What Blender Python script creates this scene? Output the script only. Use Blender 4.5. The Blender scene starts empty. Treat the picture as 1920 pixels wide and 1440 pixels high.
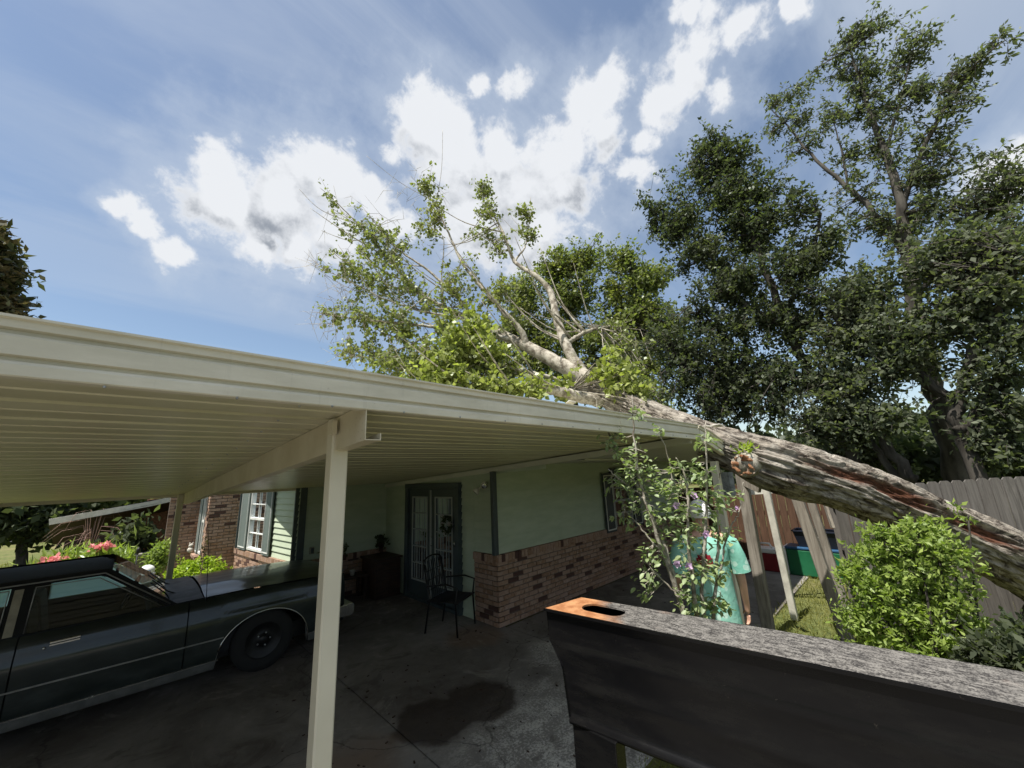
import bpy, math, random
import numpy as np
from mathutils import Vector, Matrix, noise as mnoise
rad = math.radians
sc = bpy.context.scene
COL = sc.collection
rng = np.random.default_rng(7)
random.seed(7)

# ------------------------------------------------------------------ camera
H = 2.15
F = 721.0
_z = np.array([819-960, -2357-720, F]); _z = _z/np.linalg.norm(_z)
def _hor(x): return 720-(_z[0]*(x-960)+_z[2]*F)/_z[1]
_x = np.array([1717-960, _hor(1717)-720, F]); _x = _x/np.linalg.norm(_x)
_y = np.cross(_z, _x)
RM = np.array([_x, _y, _z])
EYE = np.array([0, 0, H])
def ray(px, py): return RM @ np.array([px-960, py-720, F])
def at(px, py, d):                       # a measured point of the photograph at horizontal distance d
    r = ray(px, py); return r/np.hypot(r[0], r[1])*d+EYE
def optical(p): return float((RM.T @ (np.array(p)-EYE))[2])
cam_d = bpy.data.cameras.new('camera'); cam = bpy.data.objects.new('camera', cam_d); COL.objects.link(cam)
cam_d.sensor_width = 36; cam_d.lens = F/1920*36; cam_d.clip_start = 0.05; cam_d.clip_end = 600
M = Matrix.Identity(4)
for i in range(3):
    M[i][0] = RM[i, 0]; M[i][1] = -RM[i, 1]; M[i][2] = -RM[i, 2]; M[i][3] = EYE[i]
cam.matrix_world = M
sc.camera = cam

# ------------------------------------------------------------------ sun, sky, exposure
SUN = Vector((-0.40, 0.02, 0.92)).normalized()
sd = bpy.data.lights.new('sun', 'SUN'); sd.energy = 4.2; sd.angle = rad(0.6); sd.color = (1.0, 0.95, 0.87)
so = bpy.data.objects.new('sun', sd); COL.objects.link(so)
so.rotation_euler = SUN.to_track_quat('Z', 'Y').to_euler()
sc.view_settings.view_transform = 'Standard'; sc.view_settings.look = 'None'
sc.view_settings.exposure = 1.05; sc.view_settings.gamma = 1.0; sc.view_settings.use_curve_mapping = False

class NT:
    """small helper to wire node trees"""
    def __init__(s, tree): s.t = tree; s.t.nodes.clear()
    def n(s, typ, ins=None, **kw):
        nd = s.t.nodes.new(typ)
        for k, v in kw.items(): setattr(nd, k, v)
        for k, v in (ins or {}).items():
            if isinstance(v, bpy.types.NodeSocket): s.t.links.new(v, nd.inputs[k])
            elif v is not None: nd.inputs[k].default_value = v
        return nd
    def math(s, op, a, b=0.0, c=0.0, clamp=False):
        nd = s.t.nodes.new('ShaderNodeMath'); nd.operation = op; nd.use_clamp = clamp
        for i, v in enumerate((a, b, c)):
            if isinstance(v, bpy.types.NodeSocket): s.t.links.new(v, nd.inputs[i])
            else: nd.inputs[i].default_value = v
        return nd.outputs[0]
    def mix(s, f, a, b, blend='MIX'):
        nd = s.t.nodes.new('ShaderNodeMix'); nd.data_type = 'RGBA'; nd.blend_type = blend
        for k, v in ((0, f), (6, a), (7, b)):
            if isinstance(v, bpy.types.NodeSocket): s.t.links.new(v, nd.inputs[k])
            elif isinstance(v, (int, float)): nd.inputs[k].default_value = v
            else: nd.inputs[k].default_value = (v[0], v[1], v[2], 1)
        return nd.outputs[2]
    def ramp(s, f, lo, hi, a=0.0, b=1.0, smooth=True):
        nd = s.t.nodes.new('ShaderNodeMapRange'); nd.interpolation_type = 'SMOOTHSTEP' if smooth else 'LINEAR'
        for i, v in enumerate((f, lo, hi, a, b)):
            if isinstance(v, bpy.types.NodeSocket): s.t.links.new(v, nd.inputs[i])
            else: nd.inputs[i].default_value = v
        return nd.outputs[0]
    def noise(s, vec, scale, detail=4, rough=0.55, dist=0.0):
        nd = s.n('ShaderNodeTexNoise', {'Vector': vec, 'Scale': scale, 'Detail': detail, 'Roughness': rough, 'Distortion': dist})
        return nd.outputs[0]
    def scale(s, vec, xyz):
        return s.n('ShaderNodeMapping', {'Vector': vec, 'Scale': xyz}).outputs[0]

world = bpy.data.worlds.new('World'); sc.world = world; world.use_nodes = True
W = NT(world.node_tree)
tc = W.n('ShaderNodeTexCoord'); D = tc.outputs['Generated']
sky = W.n('ShaderNodeTexSky', sky_type='NISHITA', sun_disc=False)
sky.sun_elevation = math.asin(SUN.z); sky.sun_rotation = math.atan2(SUN.x, SUN.y)
sky.air_density = 1.0; sky.dust_density = 0.8; sky.ozone_density = 1.6
base = W.mix(1.0, sky.outputs[0], (0.080, 0.078, 0.074), 'MULTIPLY')
sep = W.n('ShaderNodeSeparateXYZ', {0: D})
# flat sheet coordinates for high thin cloud
zz = W.math('MAXIMUM', W.math('ADD', sep.outputs[2], 0.12), 0.02)
sx = W.math('DIVIDE', sep.outputs[0], zz); sy = W.math('DIVIDE', sep.outputs[1], zz)
sheet = W.n('ShaderNodeCombineXYZ', {0: sx, 1: sy, 2: 0.0}).outputs[0]
ci = W.n('ShaderNodeMapping', {'Vector': sheet, 'Rotation': (0, 0, rad(-28)), 'Scale': (0.42, 1.25, 1)}).outputs[0]
c1 = W.noise(ci, 1.5, 8, 0.58, 0.7); c2 = W.noise(sheet, 0.42, 3, 0.5)
veil = W.math('MULTIPLY', W.ramp(c1, 0.36, 0.62, 0.18, 1.0), W.ramp(c2, 0.30, 0.60, 0.35, 1.0))
hi = W.ramp(sep.outputs[2], 0.15, 0.80, 0.22, 1.0)
veil = W.math('MULTIPLY', veil, hi)
base = W.mix(W.math('MULTIPLY', veil, 0.9), base, (0.29, 0.325, 0.375))
# cumulus: lumps in given directions, broken up by noise
cl = [(430,375,95),(530,385,120),(600,345,95),(480,450,70),(395,325,55),(625,440,75),(560,460,60),
      (240,395,34),(285,430,40),(325,475,42),(820,255,100),(860,320,110),(785,225,60),(930,300,70),
      (960,375,125),(1045,350,105),(1075,290,55),(735,290,34),(960,150,42),(893,155,30),(1105,205,70),(1150,170,60),
      (1120,255,70),(1020,440,90),(880,410,90),(1285,130,85),(1335,75,75),(1245,195,70),(1395,60,55),(1350,175,45),(1300,25,45),
      (1210,260,45),(1900,290,60),(1930,330,70),(1190,330,40),(740,420,50),(1480,20,25),(700,380,45)]
n0 = W.n('ShaderNodeTexNoise', {'Vector': D, 'Scale': 3.2, 'Detail': 3.0, 'Roughness': 0.5})
off = W.n('ShaderNodeVectorMath', {0: n0.outputs['Color'], 1: (0.5, 0.5, 0.5)}, operation='SUBTRACT').outputs[0]
off = W.n('ShaderNodeVectorMath', {0: off, 'Scale': 0.06}, operation='SCALE').outputs[0]
n01 = W.n('ShaderNodeTexNoise', {'Vector': D, 'Scale': 9.0, 'Detail': 5.0, 'Roughness': 0.6})
off1 = W.n('ShaderNodeVectorMath', {0: n01.outputs['Color'], 1: (0.5, 0.5, 0.5)}, operation='SUBTRACT').outputs[0]
off1 = W.n('ShaderNodeVectorMath', {0: off1, 'Scale': 0.09}, operation='SCALE').outputs[0]
DD = W.n('ShaderNodeVectorMath', {0: D, 1: off}, operation='ADD').outputs[0]
DD = W.n('ShaderNodeVectorMath', {0: DD, 1: off1}, operation='ADD').outputs[0]
lumps = []
for (px, py, r) in cl:
    d = ray(px, py); dn = np.linalg.norm(d); lumps.append((d/dn, r*0.86/dn*(0.55+0.45*F/dn)))
for (az, el, r) in [(150,30,.22),(170,26,.2),(200,38,.25),(235,22,.2),(260,34,.24),(300,28,.22),(322,24,.15),(215,60,.15)]:
    lumps.append((np.array((math.cos(rad(az))*math.cos(rad(el)), math.sin(rad(az))*math.cos(rad(el)), math.sin(rad(el)))), r))
def field(V, k):
    m_ = None
    for d, r in lumps:
        ds = W.n('ShaderNodeVectorMath', {0: V, 1: tuple(d)}, operation='DISTANCE').outputs['Value']
        v = W.math('MULTIPLY_ADD', ds, -1.0/r, 1.0)
        m_ = v if m_ is None else W.math('SMOOTH_MAX', m_, v, k)
    return m_
m = field(DD, 0.22)
up = W.n('ShaderNodeVectorMath', {0: DD, 1: (0.012, 0.012, 0.045)}, operation='ADD').outputs[0]
mu = field(up, 0.12)
nb = W.noise(D, 7.5, 9, 0.60, 0.2)
nf = W.noise(D, 20.0, 8, 0.62, 0.2)
dens = W.math('ADD', m, W.math('MULTIPLY', W.math('SUBTRACT', nb, 0.50), 2.1))
dens = W.math('ADD', dens, W.math('MULTIPLY', W.math('SUBTRACT', nf, 0.5), 1.7))
alpha = W.math('MULTIPLY', W.ramp(dens, -0.14, 0.46), 0.95)
halo = W.ramp(dens, -1.4, 0.1, 0.0, 0.45)
off2 = W.n('ShaderNodeVectorMath', {0: D, 1: (0.01, 0.01, 0.035)}, operation='ADD').outputs[0]
nb2 = W.noise(off2, 7.5, 9, 0.60, 0.2)
lit = W.math('ADD', W.math('MULTIPLY', W.math('SUBTRACT', m, mu), 1.7), 0.58)
lit = W.math('ADD', lit, W.math('MULTIPLY', W.math('SUBTRACT', nb, nb2), 1.9), clamp=True)
thick = W.ramp(dens, 0.15, 0.85)
shade = W.math('MULTIPLY', thick, W.math('SUBTRACT', 1.0, W.ramp(lit, 0.25, 1.05)))
ccol = W.mix(shade, (0.42, 0.43, 0.445), (0.15, 0.165, 0.19))
base = W.mix(halo, base, (0.27, 0.31, 0.37))
fin = W.mix(alpha, base, ccol)
bg = W.n('ShaderNodeBackground', {'Color': fin, 'Strength': 1.0})
W.n('ShaderNodeOutputWorld', {0: bg.outputs[0]})

# ------------------------------------------------------------------ materials
MATS = {}
def mat(name, build):
    m_ = bpy.data.materials.new(name); m_.use_nodes = True
    N = NT(m_.node_tree)
    out = N.n('ShaderNodeOutputMaterial')
    build(N, out)
    MATS[name] = m_
    return m_
def principled(N, out, col, rough=0.6, metal=0.0, spec=0.5, bump=None, bstr=0.3, bdist=0.01, **kw):
    ins = {'Base Color': col if isinstance(col, bpy.types.NodeSocket) else (col[0], col[1], col[2], 1), 'Roughness': rough, 'Metallic': metal, 'Specular IOR Level': spec}
    ins.update(kw)
    if bump is not None:
        ins['Normal'] = N.n('ShaderNodeBump', {'Height': bump, 'Strength': bstr, 'Distance': bdist}).outputs[0]
    p = N.n('ShaderNodeBsdfPrincipled', ins)
    N.t.links.new(p.outputs[0], out.inputs[0])
    return p
def simple(name, col, rough=0.6, metal=0.0, var=0.12, scale=8.0, spec=0.5, bstr=0.15, stretch=(1, 1, 1)):
    def b(N, out):
        oc = N.n('ShaderNodeTexCoord').outputs['Object']
        v = N.scale(oc, stretch)
        n = N.noise(v, scale, 6, 0.6)
        dark = tuple(c*(1-var*1.6) for c in col); lite = tuple(min(1, c*(1+var)) for c in col)
        f = N.ramp(n, 0.3, 0.7)
        c = N.mix(f, dark, lite)
        rr = N.ramp(n, 0.2, 0.8, max(0.02, rough-0.08), min(1, rough+0.08))
        principled(N, out, c, rr, metal, spec, N.noise(v, scale*7, 4, 0.6), bstr, 0.004)
    return mat(name, b)

simple('almond_paint', (0.64, 0.595, 0.475), 0.38, 0, 0.05, 1.6, 0.4, 0.04)
def b_pan(N, out):
    g = N.n('ShaderNodeNewGeometry').outputs['Position']
    n = N.noise(N.scale(g, (0.5, 3, 3)), 2.0, 6, 0.6)
    c = N.mix(N.ramp(n, 0.3, 0.75), (0.47, 0.44, 0.295), (0.58, 0.55, 0.395))
    principled(N, out, c, 0.32, 0, 0.5, N.noise(g, 60, 3), 0.05, 0.002)
mat('pan_paint', b_pan)
def b_fascia(N, out):
    g = N.n('ShaderNodeNewGeometry').outputs['Position']
    n = N.noise(N.scale(g, (1.5, 6, 6)), 2.0, 8, 0.65)
    spots = N.ramp(N.noise(g, 45, 3, 0.5), 0.72, 0.80)
    c = N.mix(N.ramp(n, 0.25, 0.8), (0.54, 0.505, 0.40), (0.72, 0.675, 0.56))
    drip = N.ramp(N.noise(N.scale(g, (14, 1, 0.8)), 2.5, 5, 0.7), 0.56, 0.74, 0, 0.35)
    c = N.mix(drip, c, (0.36, 0.34, 0.27))
    c = N.mix(N.math('MULTIPLY', spots, 0.5), c, (0.25, 0.22, 0.16))
    principled(N, out, c, 0.42, 0, 0.4, N.noise(g, 80, 3), 0.06, 0.002)
mat('fascia_paint', b_fascia)
def b_beam(N, out):
    g = N.n('ShaderNodeNewGeometry').outputs['Position']
    n = N.noise(g, 3.0, 6, 0.65)
    rust = N.math('MULTIPLY', N.ramp(N.noise(g, 70, 5, 0.7), 0.60, 0.70), N.ramp(N.n('ShaderNodeSeparateXYZ', {0: g}).outputs[1], 1.75, 1.5))
    c = N.mix(N.ramp(n, 0.25, 0.8), (0.46, 0.40, 0.28), (0.60, 0.55, 0.42))
    c = N.mix(rust, c, (0.16, 0.07, 0.03))
    principled(N, out, c, 0.45, 0, 0.4)
mat('beam_paint', b_beam)

def brick_b(rnd):
    def b(N, out):
        g = N.n('ShaderNodeNewGeometry'); pos = g.outputs['Position']
        r = N.n('ShaderNodeObjectInfo').outputs['Random'] if rnd == 'object' else g.outputs['Random Per Island']
        n = N.noise(pos, 22, 6, 0.7); n2 = N.noise(pos, 160, 3, 0.7)
        a = N.mix(r, (0.245, 0.142, 0.088), (0.33, 0.205, 0.135))
        a = N.mix(N.ramp(N.math('FRACT', N.math('MULTIPLY', r, 7.3)), 0.2, 0.8), a, (0.36, 0.24, 0.18))
        a = N.mix(N.ramp(n, 0.45, 0.75), a, (0.44, 0.33, 0.27))
        dk = N.math('LESS_THAN', N.math('FRACT', N.math('MULTIPLY', r, 13.7)), 0.10)
        a = N.mix(dk, a, (0.095, 0.052, 0.042))
        a = N.mix(N.ramp(n2, 0.62, 0.75), a, (0.10, 0.06, 0.05))
        principled(N, out, a, 0.85, 0, 0.25, n2, 0.5, 0.004)
    return b
mat('brick_single', brick_b('object')); mat('brick_joined', brick_b('island'))
simple('mortar', (0.17, 0.145, 0.125), 0.9, 0, 0.2, 18, 0.2, 0.4)
def siding_b(c0, c1):
    def b(N, out):
        g = N.n('ShaderNodeNewGeometry').outputs['Position']
        r = N.n('ShaderNodeObjectInfo').outputs['Random']
        n = N.noise(N.scale(g, (1, 1, 4)), 2.5, 6, 0.65)
        grain = N.noise(N.scale(g, (2, 2, 60)), 6, 4, 0.6)
        c = N.mix(N.ramp(n, 0.3, 0.75), c0, c1)
        c = N.mix(N.math('MULTIPLY', r, 0.12), c, (0.30, 0.36, 0.28))
        principled(N, out, c, 0.5, 0, 0.35, grain, 0.12, 0.003)
    return b
mat('mint_siding', siding_b((0.41, 0.475, 0.35), (0.49, 0.55, 0.425)))
simple('dark_trim', (0.045, 0.062, 0.068), 0.5, 0, 0.15, 6)
simple('shutter_grey', (0.13, 0.16, 0.15), 0.55, 0, 0.1, 10, 0.4, 0.1, (1, 1, 8))
simple('white_paint', (0.66, 0.67, 0.64), 0.45, 0, 0.08, 5)
simple('off_white_paint', (0.62, 0.60, 0.52), 0.5, 0, 0.12, 7)
simple('grey_soffit', (0.50, 0.50, 0.42), 0.6, 0, 0.06, 2)
simple('muntin_grey', (0.34, 0.36, 0.34), 0.5, 0, 0.08, 5)
simple('shingle', (0.07, 0.07, 0.072), 0.9, 0, 0.3, 30, 0.2, 0.5)
simple('curtain_backing', (0.42, 0.42, 0.38), 0.9, 0, 0.2, 12, 0.1, 0.2, (6, 6, 0.5))
simple('black_metal', (0.012, 0.012, 0.013), 0.45, 0.3, 0.2, 14)
simple('dark_wood', (0.045, 0.024, 0.016), 0.6, 0, 0.35, 6, 0.4, 0.3, (1, 1, 8))
simple('chrome', (0.62, 0.62, 0.60), 0.22, 1.0, 0.05, 6, 0.5, 0.02)
simple('brushed_trim', (0.34, 0.34, 0.33), 0.38, 0.85, 0.12, 20, 0.5, 0.05)
simple('rubber', (0.014, 0.014, 0.014), 0.85, 0, 0.2, 20)
simple('car_interior', (0.020, 0.022, 0.026), 0.8, 0, 0.2, 10)
simple('vinyl_roof', (0.008, 0.008, 0.008), 0.8, 0, 0.25, 50, 0.4, 0.5)
simple('tan_panel', (0.30, 0.27, 0.20), 0.55, 0, 0.15, 12)
simple('grey_car_paint', (0.085, 0.09, 0.095), 0.28, 0.4, 0.1, 6)
simple('silver_paint', (0.22, 0.225, 0.215), 0.35, 0.5, 0.12, 10)
def b_carpaint(N, out):
    g = N.n('ShaderNodeNewGeometry').outputs['Position']
    n = N.noise(N.scale(g, (0.8, 2, 2)), 3, 8, 0.65)
    dust = N.ramp(n, 0.40, 0.85, 0.0, 0.45)
    c = N.mix(dust, (0.010, 0.017, 0.016), (0.085, 0.095, 0.088))
    principled(N, out, c, N.ramp(n, 0.3, 0.8, 0.28, 0.55), 0.1, 0.45, None, **{'Coat Weight': 0.6, 'Coat Roughness': 0.10})
mat('car_paint', b_carpaint)
def b_glass(tint, rough=0.03, see=0.6):
    def b(N, out):
        gl = N.n('ShaderNodeBsdfGlossy', {'Color': (0.9, 0.95, 1, 1), 'Roughness': rough})
        tr = N.n('ShaderNodeBsdfTransparent', {'Color': (tint[0], tint[1], tint[2], 1)})
        fr = N.n('ShaderNodeFresnel', {'IOR': 1.5})
        f = N.math('ADD', fr.outputs[0], 0.03, clamp=True)
        mx = N.n('ShaderNodeMixShader', {0: f, 1: tr.outputs[0], 2: gl.outputs[0]})
        N.t.links.new(mx.outputs[0], out.inputs[0])
    return b
mat('car_glass', b_glass((0.50, 0.62, 0.60)))
mat('house_glass', b_glass((0.62, 0.68, 0.68), 0.05))
def b_frost(N, out):
    tr = N.n('ShaderNodeBsdfTranslucent', {'Color': (0.55, 0.75, 0.78, 1)})
    t2 = N.n('ShaderNodeBsdfTransparent', {'Color': (0.55, 0.75, 0.75, 1)})
    mx = N.n('ShaderNodeMixShader', {0: 0.75, 1: t2.outputs[0], 2: tr.outputs[0]})
    gl = N.n('ShaderNodeBsdfGlossy', {'Color': (0.6, 0.7, 0.7, 1), 'Roughness': 0.1})
    m2 = N.n('ShaderNodeMixShader', {0: 0.1, 1: mx.outputs[0], 2: gl.outputs[0]})
    N.t.links.new(m2.outputs[0], out.inputs[0])
mat('bright_tint_glass', b_frost)  # far windows: the bright outdoor view put into a pale blue tint

def b_concrete(N, out):
    g = N.n('ShaderNodeNewGeometry').outputs['Position']
    sp = N.n('ShaderNodeSeparateXYZ', {0: g})
    n1 = N.noise(g, 0.9, 8, 0.62, 0.6); n2 = N.noise(g, 5.5, 8, 0.7); n3 = N.noise(g, 45, 6, 0.75)
    c = N.mix(N.ramp(n1, 0.30, 0.70), (0.12, 0.108, 0.096), (0.25, 0.235, 0.215))
    # speckled concrete, open-sky brightness near the edge painted into its colour
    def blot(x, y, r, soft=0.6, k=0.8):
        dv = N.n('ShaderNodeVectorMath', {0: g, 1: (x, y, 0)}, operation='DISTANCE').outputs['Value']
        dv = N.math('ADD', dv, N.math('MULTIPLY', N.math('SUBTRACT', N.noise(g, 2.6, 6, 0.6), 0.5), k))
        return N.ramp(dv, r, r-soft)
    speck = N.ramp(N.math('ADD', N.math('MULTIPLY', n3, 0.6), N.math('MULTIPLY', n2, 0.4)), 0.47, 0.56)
    skylit = N.math('MAXIMUM', blot(3.0, 2.1, 1.55, 0.9, 1.2), blot(4.3, 3.2, 0.9, 0.5, 0.9))
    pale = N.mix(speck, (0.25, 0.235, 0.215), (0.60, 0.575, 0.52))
    c = N.mix(N.math('MULTIPLY', skylit, 0.95), c, pale)
    st = N.math('MAXIMUM', blot(2.30, 3.52, 0.42, 0.10, 0.35), blot(2.75, 3.45, 0.42, 0.10, 0.35))
    c = N.mix(N.math('MULTIPLY', st, 0.85), c, (0.035, 0.024, 0.018))
    br = N.math('MAXIMUM', blot(3.7, 4.7, 0.5, 0.25, 0.4), blot(1.55, 3.5, 0.5, 0.4, 0.6))
    c = N.mix(N.math('MULTIPLY', br, 0.6), c, (0.19, 0.12, 0.075))
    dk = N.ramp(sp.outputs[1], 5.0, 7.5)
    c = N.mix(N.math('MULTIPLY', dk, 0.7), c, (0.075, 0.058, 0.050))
    c = N.mix(N.math('MULTIPLY', N.ramp(n3, 0.66, 0.72), 0.6), c, (0.02, 0.018, 0.016))
    wv = N.n('ShaderNodeTexNoise', {'Vector': g, 'Scale': 2.2, 'Detail': 6.0}).outputs['Color']
    wv = N.n('ShaderNodeVectorMath', {0: wv, 'Scale': 0.55}, operation='SCALE').outputs[0]
    cv = N.n('ShaderNodeVectorMath', {0: g, 1: wv}, operation='ADD').outputs[0]
    ck = N.n('ShaderNodeTexVoronoi', {'Vector': cv, 'Scale': 0.42}, feature='DISTANCE_TO_EDGE').outputs['Distance']
    c = N.mix(N.math('MULTIPLY', N.ramp(ck, 0.005, 0.001), 0.5), c, (0.015, 0.013, 0.012))
    mott = N.noise(g, 1.8, 9, 0.72, 1.5)
    c = N.mix(N.math('MULTIPLY', N.ramp(mott, 0.54, 0.66, 0, 0.45), N.math('SUBTRACT', 1.0, st)), c, (0.34, 0.32, 0.285))
    c = N.mix(N.ramp(mott, 0.46, 0.36, 0, 0.45), c, (0.055, 0.044, 0.036))
    principled(N, out, c, N.ramp(n2, 0.3, 0.7, 0.6, 0.9), 0, 0.35, n3, 0.35, 0.006)
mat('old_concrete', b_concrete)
simple('patio_concrete', (0.16, 0.15, 0.135), 0.85, 0, 0.3, 6, 0.3, 0.4)
def b_grass(N, out):
    g = N.n('ShaderNodeNewGeometry').outputs['Position']
    n1 = N.noise(g, 0.35, 4, 0.6); n2 = N.noise(g, 9, 6, 0.7); n3 = N.noise(g, 60, 4, 0.7)
    c = N.mix(N.ramp(n2, 0.3, 0.7), (0.060, 0.080, 0.026), (0.14, 0.155, 0.05))
    c = N.mix(N.ramp(n1, 0.40, 0.7), c, (0.17, 0.15, 0.07))
    principled(N, out, c, 0.9, 0, 0.15, n3, 0.6, 0.03)
mat('lawn', b_grass)
def leaf_m(name, c0, c1, c2, trans=0.35, gloss=0.12, tmul=(1.5, 1.7, 0.7), rough=0.5):
    def b(N, out):
        g = N.n('ShaderNodeNewGeometry')
        r = g.outputs['Random Per Island']; r2 = N.n('ShaderNodeObjectInfo').outputs['Random']
        r = N.math('FRACT', N.math('ADD', r, r2))
        big = N.noise(g.outputs['Position'], 0.8, 2, 0.5)
        c = N.mix(r, c0, c1)
        c = N.mix(N.ramp(big, 0.45, 0.7, 0, 0.6), c, c2)
        tcol = N.mix(1.0, c, tmul, 'MULTIPLY')
        d = N.n('ShaderNodeBsdfDiffuse', {'Color': c}); t = N.n('ShaderNodeBsdfTranslucent', {'Color': tcol})
        gl = N.n('ShaderNodeBsdfGlossy', {'Color': (0.65, 0.7, 0.65, 1), 'Roughness': rough})
        a = N.n('ShaderNodeMixShader', {0: trans, 1: d.outputs[0], 2: t.outputs[0]})
        f = N.math('MULTIPLY', N.n('ShaderNodeLayerWeight', {'Blend': 0.35}).outputs['Fresnel'], 1.0)
        f = N.math('ADD', N.math('MULTIPLY', f, gloss*0.4), gloss*0.05)
        s = N.n('ShaderNodeMixShader', {0: f, 1: a.outputs[0], 2: gl.outputs[0]})
        N.t.links.new(s.outputs[0], out.inputs[0])
    return mat(name, b)
leaf_m('leaf_dark', (0.038, 0.052, 0.032), (0.095, 0.112, 0.064), (0.084, 0.094, 0.060), 0.45, 0.08)
leaf_m('leaf_tall', (0.062, 0.078, 0.054), (0.135, 0.152, 0.098), (0.118, 0.128, 0.080), 0.45, 0.08)
leaf_m('leaf_olive', (0.095, 0.13, 0.045), (0.20, 0.22, 0.078), (0.18, 0.185, 0.060), 0.42, 0.12)
leaf_m('leaf_fallen', (0.115, 0.14, 0.05), (0.22, 0.245, 0.095), (0.25, 0.26, 0.085), 0.40, 0.20)
leaf_m('leaf_bush', (0.14, 0.20, 0.045), (0.33, 0.40, 0.11), (0.22, 0.30, 0.06), 0.42, 0.3)
leaf_m('leaf_pale', (0.16, 0.19, 0.06), (0.30, 0.33, 0.11), (0.24, 0.27, 0.07), 0.40, 0.2)
leaf_m('leaf_hib', (0.15, 0.21, 0.085), (0.33, 0.39, 0.20), (0.22, 0.30, 0.07), 0.42, 0.7)
leaf_m('leaf_lime', (0.19, 0.28, 0.030), (0.36, 0.44, 0.05), (0.28, 0.36, 0.04), 0.4, 0.15)
leaf_m('leaf_red', (0.035, 0.045, 0.022), (0.10, 0.075, 0.04), (0.04, 0.055, 0.025), 0.3, 0.2)
leaf_m('grass_blade', (0.11, 0.125, 0.035), (0.27, 0.26, 0.085), (0.17, 0.19, 0.05), 0.4, 0.1)
leaf_m('petal_lavender', (0.55, 0.38, 0.60), (0.70, 0.52, 0.72), (0.6, 0.45, 0.65), 0.4, 0.05, (1.1, 1.0, 1.1))
leaf_m('petal_pink', (0.72, 0.22, 0.24), (0.80, 0.34, 0.34), (0.75, 0.3, 0.3), 0.35, 0.05, (1.1, 1.0, 1.0))
leaf_m('twig_pink', (0.34, 0.22, 0.20), (0.45, 0.32, 0.26), (0.4, 0.26, 0.22), 0.1, 0.05)
def b_twig(N, out):
    g = N.n('ShaderNodeNewGeometry').outputs['Position']
    n = N.noise(g, 9, 9, 0.75)
    c = N.mix(N.ramp(n, 0.38, 0.60), (0.13, 0.11, 0.085), (0.42, 0.39, 0.33))
    c = N.mix(N.ramp(N.noise(g, 3.5, 5), 0.52, 0.66, 0, 0.6), c, (0.16, 0.155, 0.10))
    principled(N, out, c, 0.9, 0, 0.2, N.noise(g, 50, 5, 0.7), 0.6, 0.01)
mat('pale_bark', b_twig)
simple('grey_bark', (0.085, 0.078, 0.068), 0.95, 0, 0.4, 5, 0.15, 0.8, (1, 1, 0.3))
simple('dark_bark', (0.062, 0.056, 0.048), 0.95, 0, 0.4, 5, 0.15, 0.8, (1, 1, 0.3))
def b_trunk(N, out):
    uv = N.n('ShaderNodeUVMap').outputs[0]
    g = N.n('ShaderNodeNewGeometry').outputs['Position']
    a = N.n('ShaderNodeAttribute', attribute_name='rot').outputs['Fac']
    fib = N.noise(N.scale(uv, (34, 7, 1)), 1.0, 8, 0.7, 0.7)
    fib2 = N.noise(N.scale(uv, (90, 10, 1)), 1.0, 6, 0.7, 0.4)
    bl = N.noise(g, 3.0, 6, 0.65)
    c = N.mix(N.ramp(fib, 0.40, 0.60), (0.060, 0.047, 0.038), (0.37, 0.33, 0.28))
    c = N.mix(N.ramp(bl, 0.45, 0.68, 0, 0.75), c, N.mix(N.ramp(fib2, 0.35, 0.6), (0.20, 0.18, 0.155), (0.52, 0.49, 0.43)))
    c = N.mix(N.ramp(N.noise(g, 1.3, 3), 0.56, 0.7, 0, 0.4), c, (0.20, 0.21, 0.13))
    rot = N.mix(N.ramp(fib2, 0.3, 0.65), (0.028, 0.013, 0.010), (0.17, 0.075, 0.045))
    c = N.mix(a, c, rot)
    h = N.math('ADD', fib, N.math('MULTIPLY', fib2, 0.5))
    principled(N, out, c, 0.92, 0, 0.2, h, 1.0, 0.045)
mat('trunk_bark', b_trunk)
def b_cut(N, out):
    g = N.n('ShaderNodeNewGeometry').outputs['Position']
    n = N.noise(g, 14, 7, 0.7, 1.0)
    c = N.mix(N.ramp(n, 0.35, 0.65), (0.20, 0.075, 0.035), (0.55, 0.30, 0.17))
    c = N.mix(N.ramp(N.noise(g, 7, 3), 0.55, 0.65), c, (0.55, 0.45, 0.36))
    principled(N, out, c, 0.9, 0, 0.2, n, 0.8, 0.02)
mat('cut_wood', b_cut)
def plank_b(c0, c1, c2):
    def b(N, out):
        g = N.n('ShaderNodeNewGeometry').outputs['Position']
        r = N.n('ShaderNodeObjectInfo').outputs['Random']
        v = N.n('ShaderNodeCombineXYZ', {0: N.math('MULTIPLY', r, 31.0), 1: N.math('MULTIPLY', r, 17.0), 2: 0.0}).outputs[0]
        pv = N.n('ShaderNodeVectorMath', {0: g, 1: v}, operation='ADD').outputs[0]
        n = N.noise(N.scale(pv, (14, 14, 1.1)), 1.6, 8, 0.65, 1.2)
        n2 = N.noise(N.scale(pv, (60, 60, 2)), 1.5, 5, 0.7)
        c = N.mix(N.ramp(n, 0.3, 0.7), c0, c1)
        c = N.mix(N.math('MULTIPLY', r, 0.6), c, c2)
        c = N.mix(N.ramp(n2, 0.55, 0.72, 0, 0.7), c, tuple(x*0.35 for x in c0))
        principled(N, out, c, 0.88, 0, 0.2, n2, 0.5, 0.006)
    return b
mat('grey_plank', plank_b((0.075, 0.070, 0.064), (0.16, 0.15, 0.138), (0.11, 0.10, 0.09)))
mat('brown_plank', plank_b((0.060, 0.030, 0.018), (0.125, 0.068, 0.042), (0.085, 0.052, 0.034)))
mat('post_wood', plank_b((0.13, 0.115, 0.095), (0.30, 0.275, 0.235), (0.20, 0.175, 0.14)))
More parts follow.
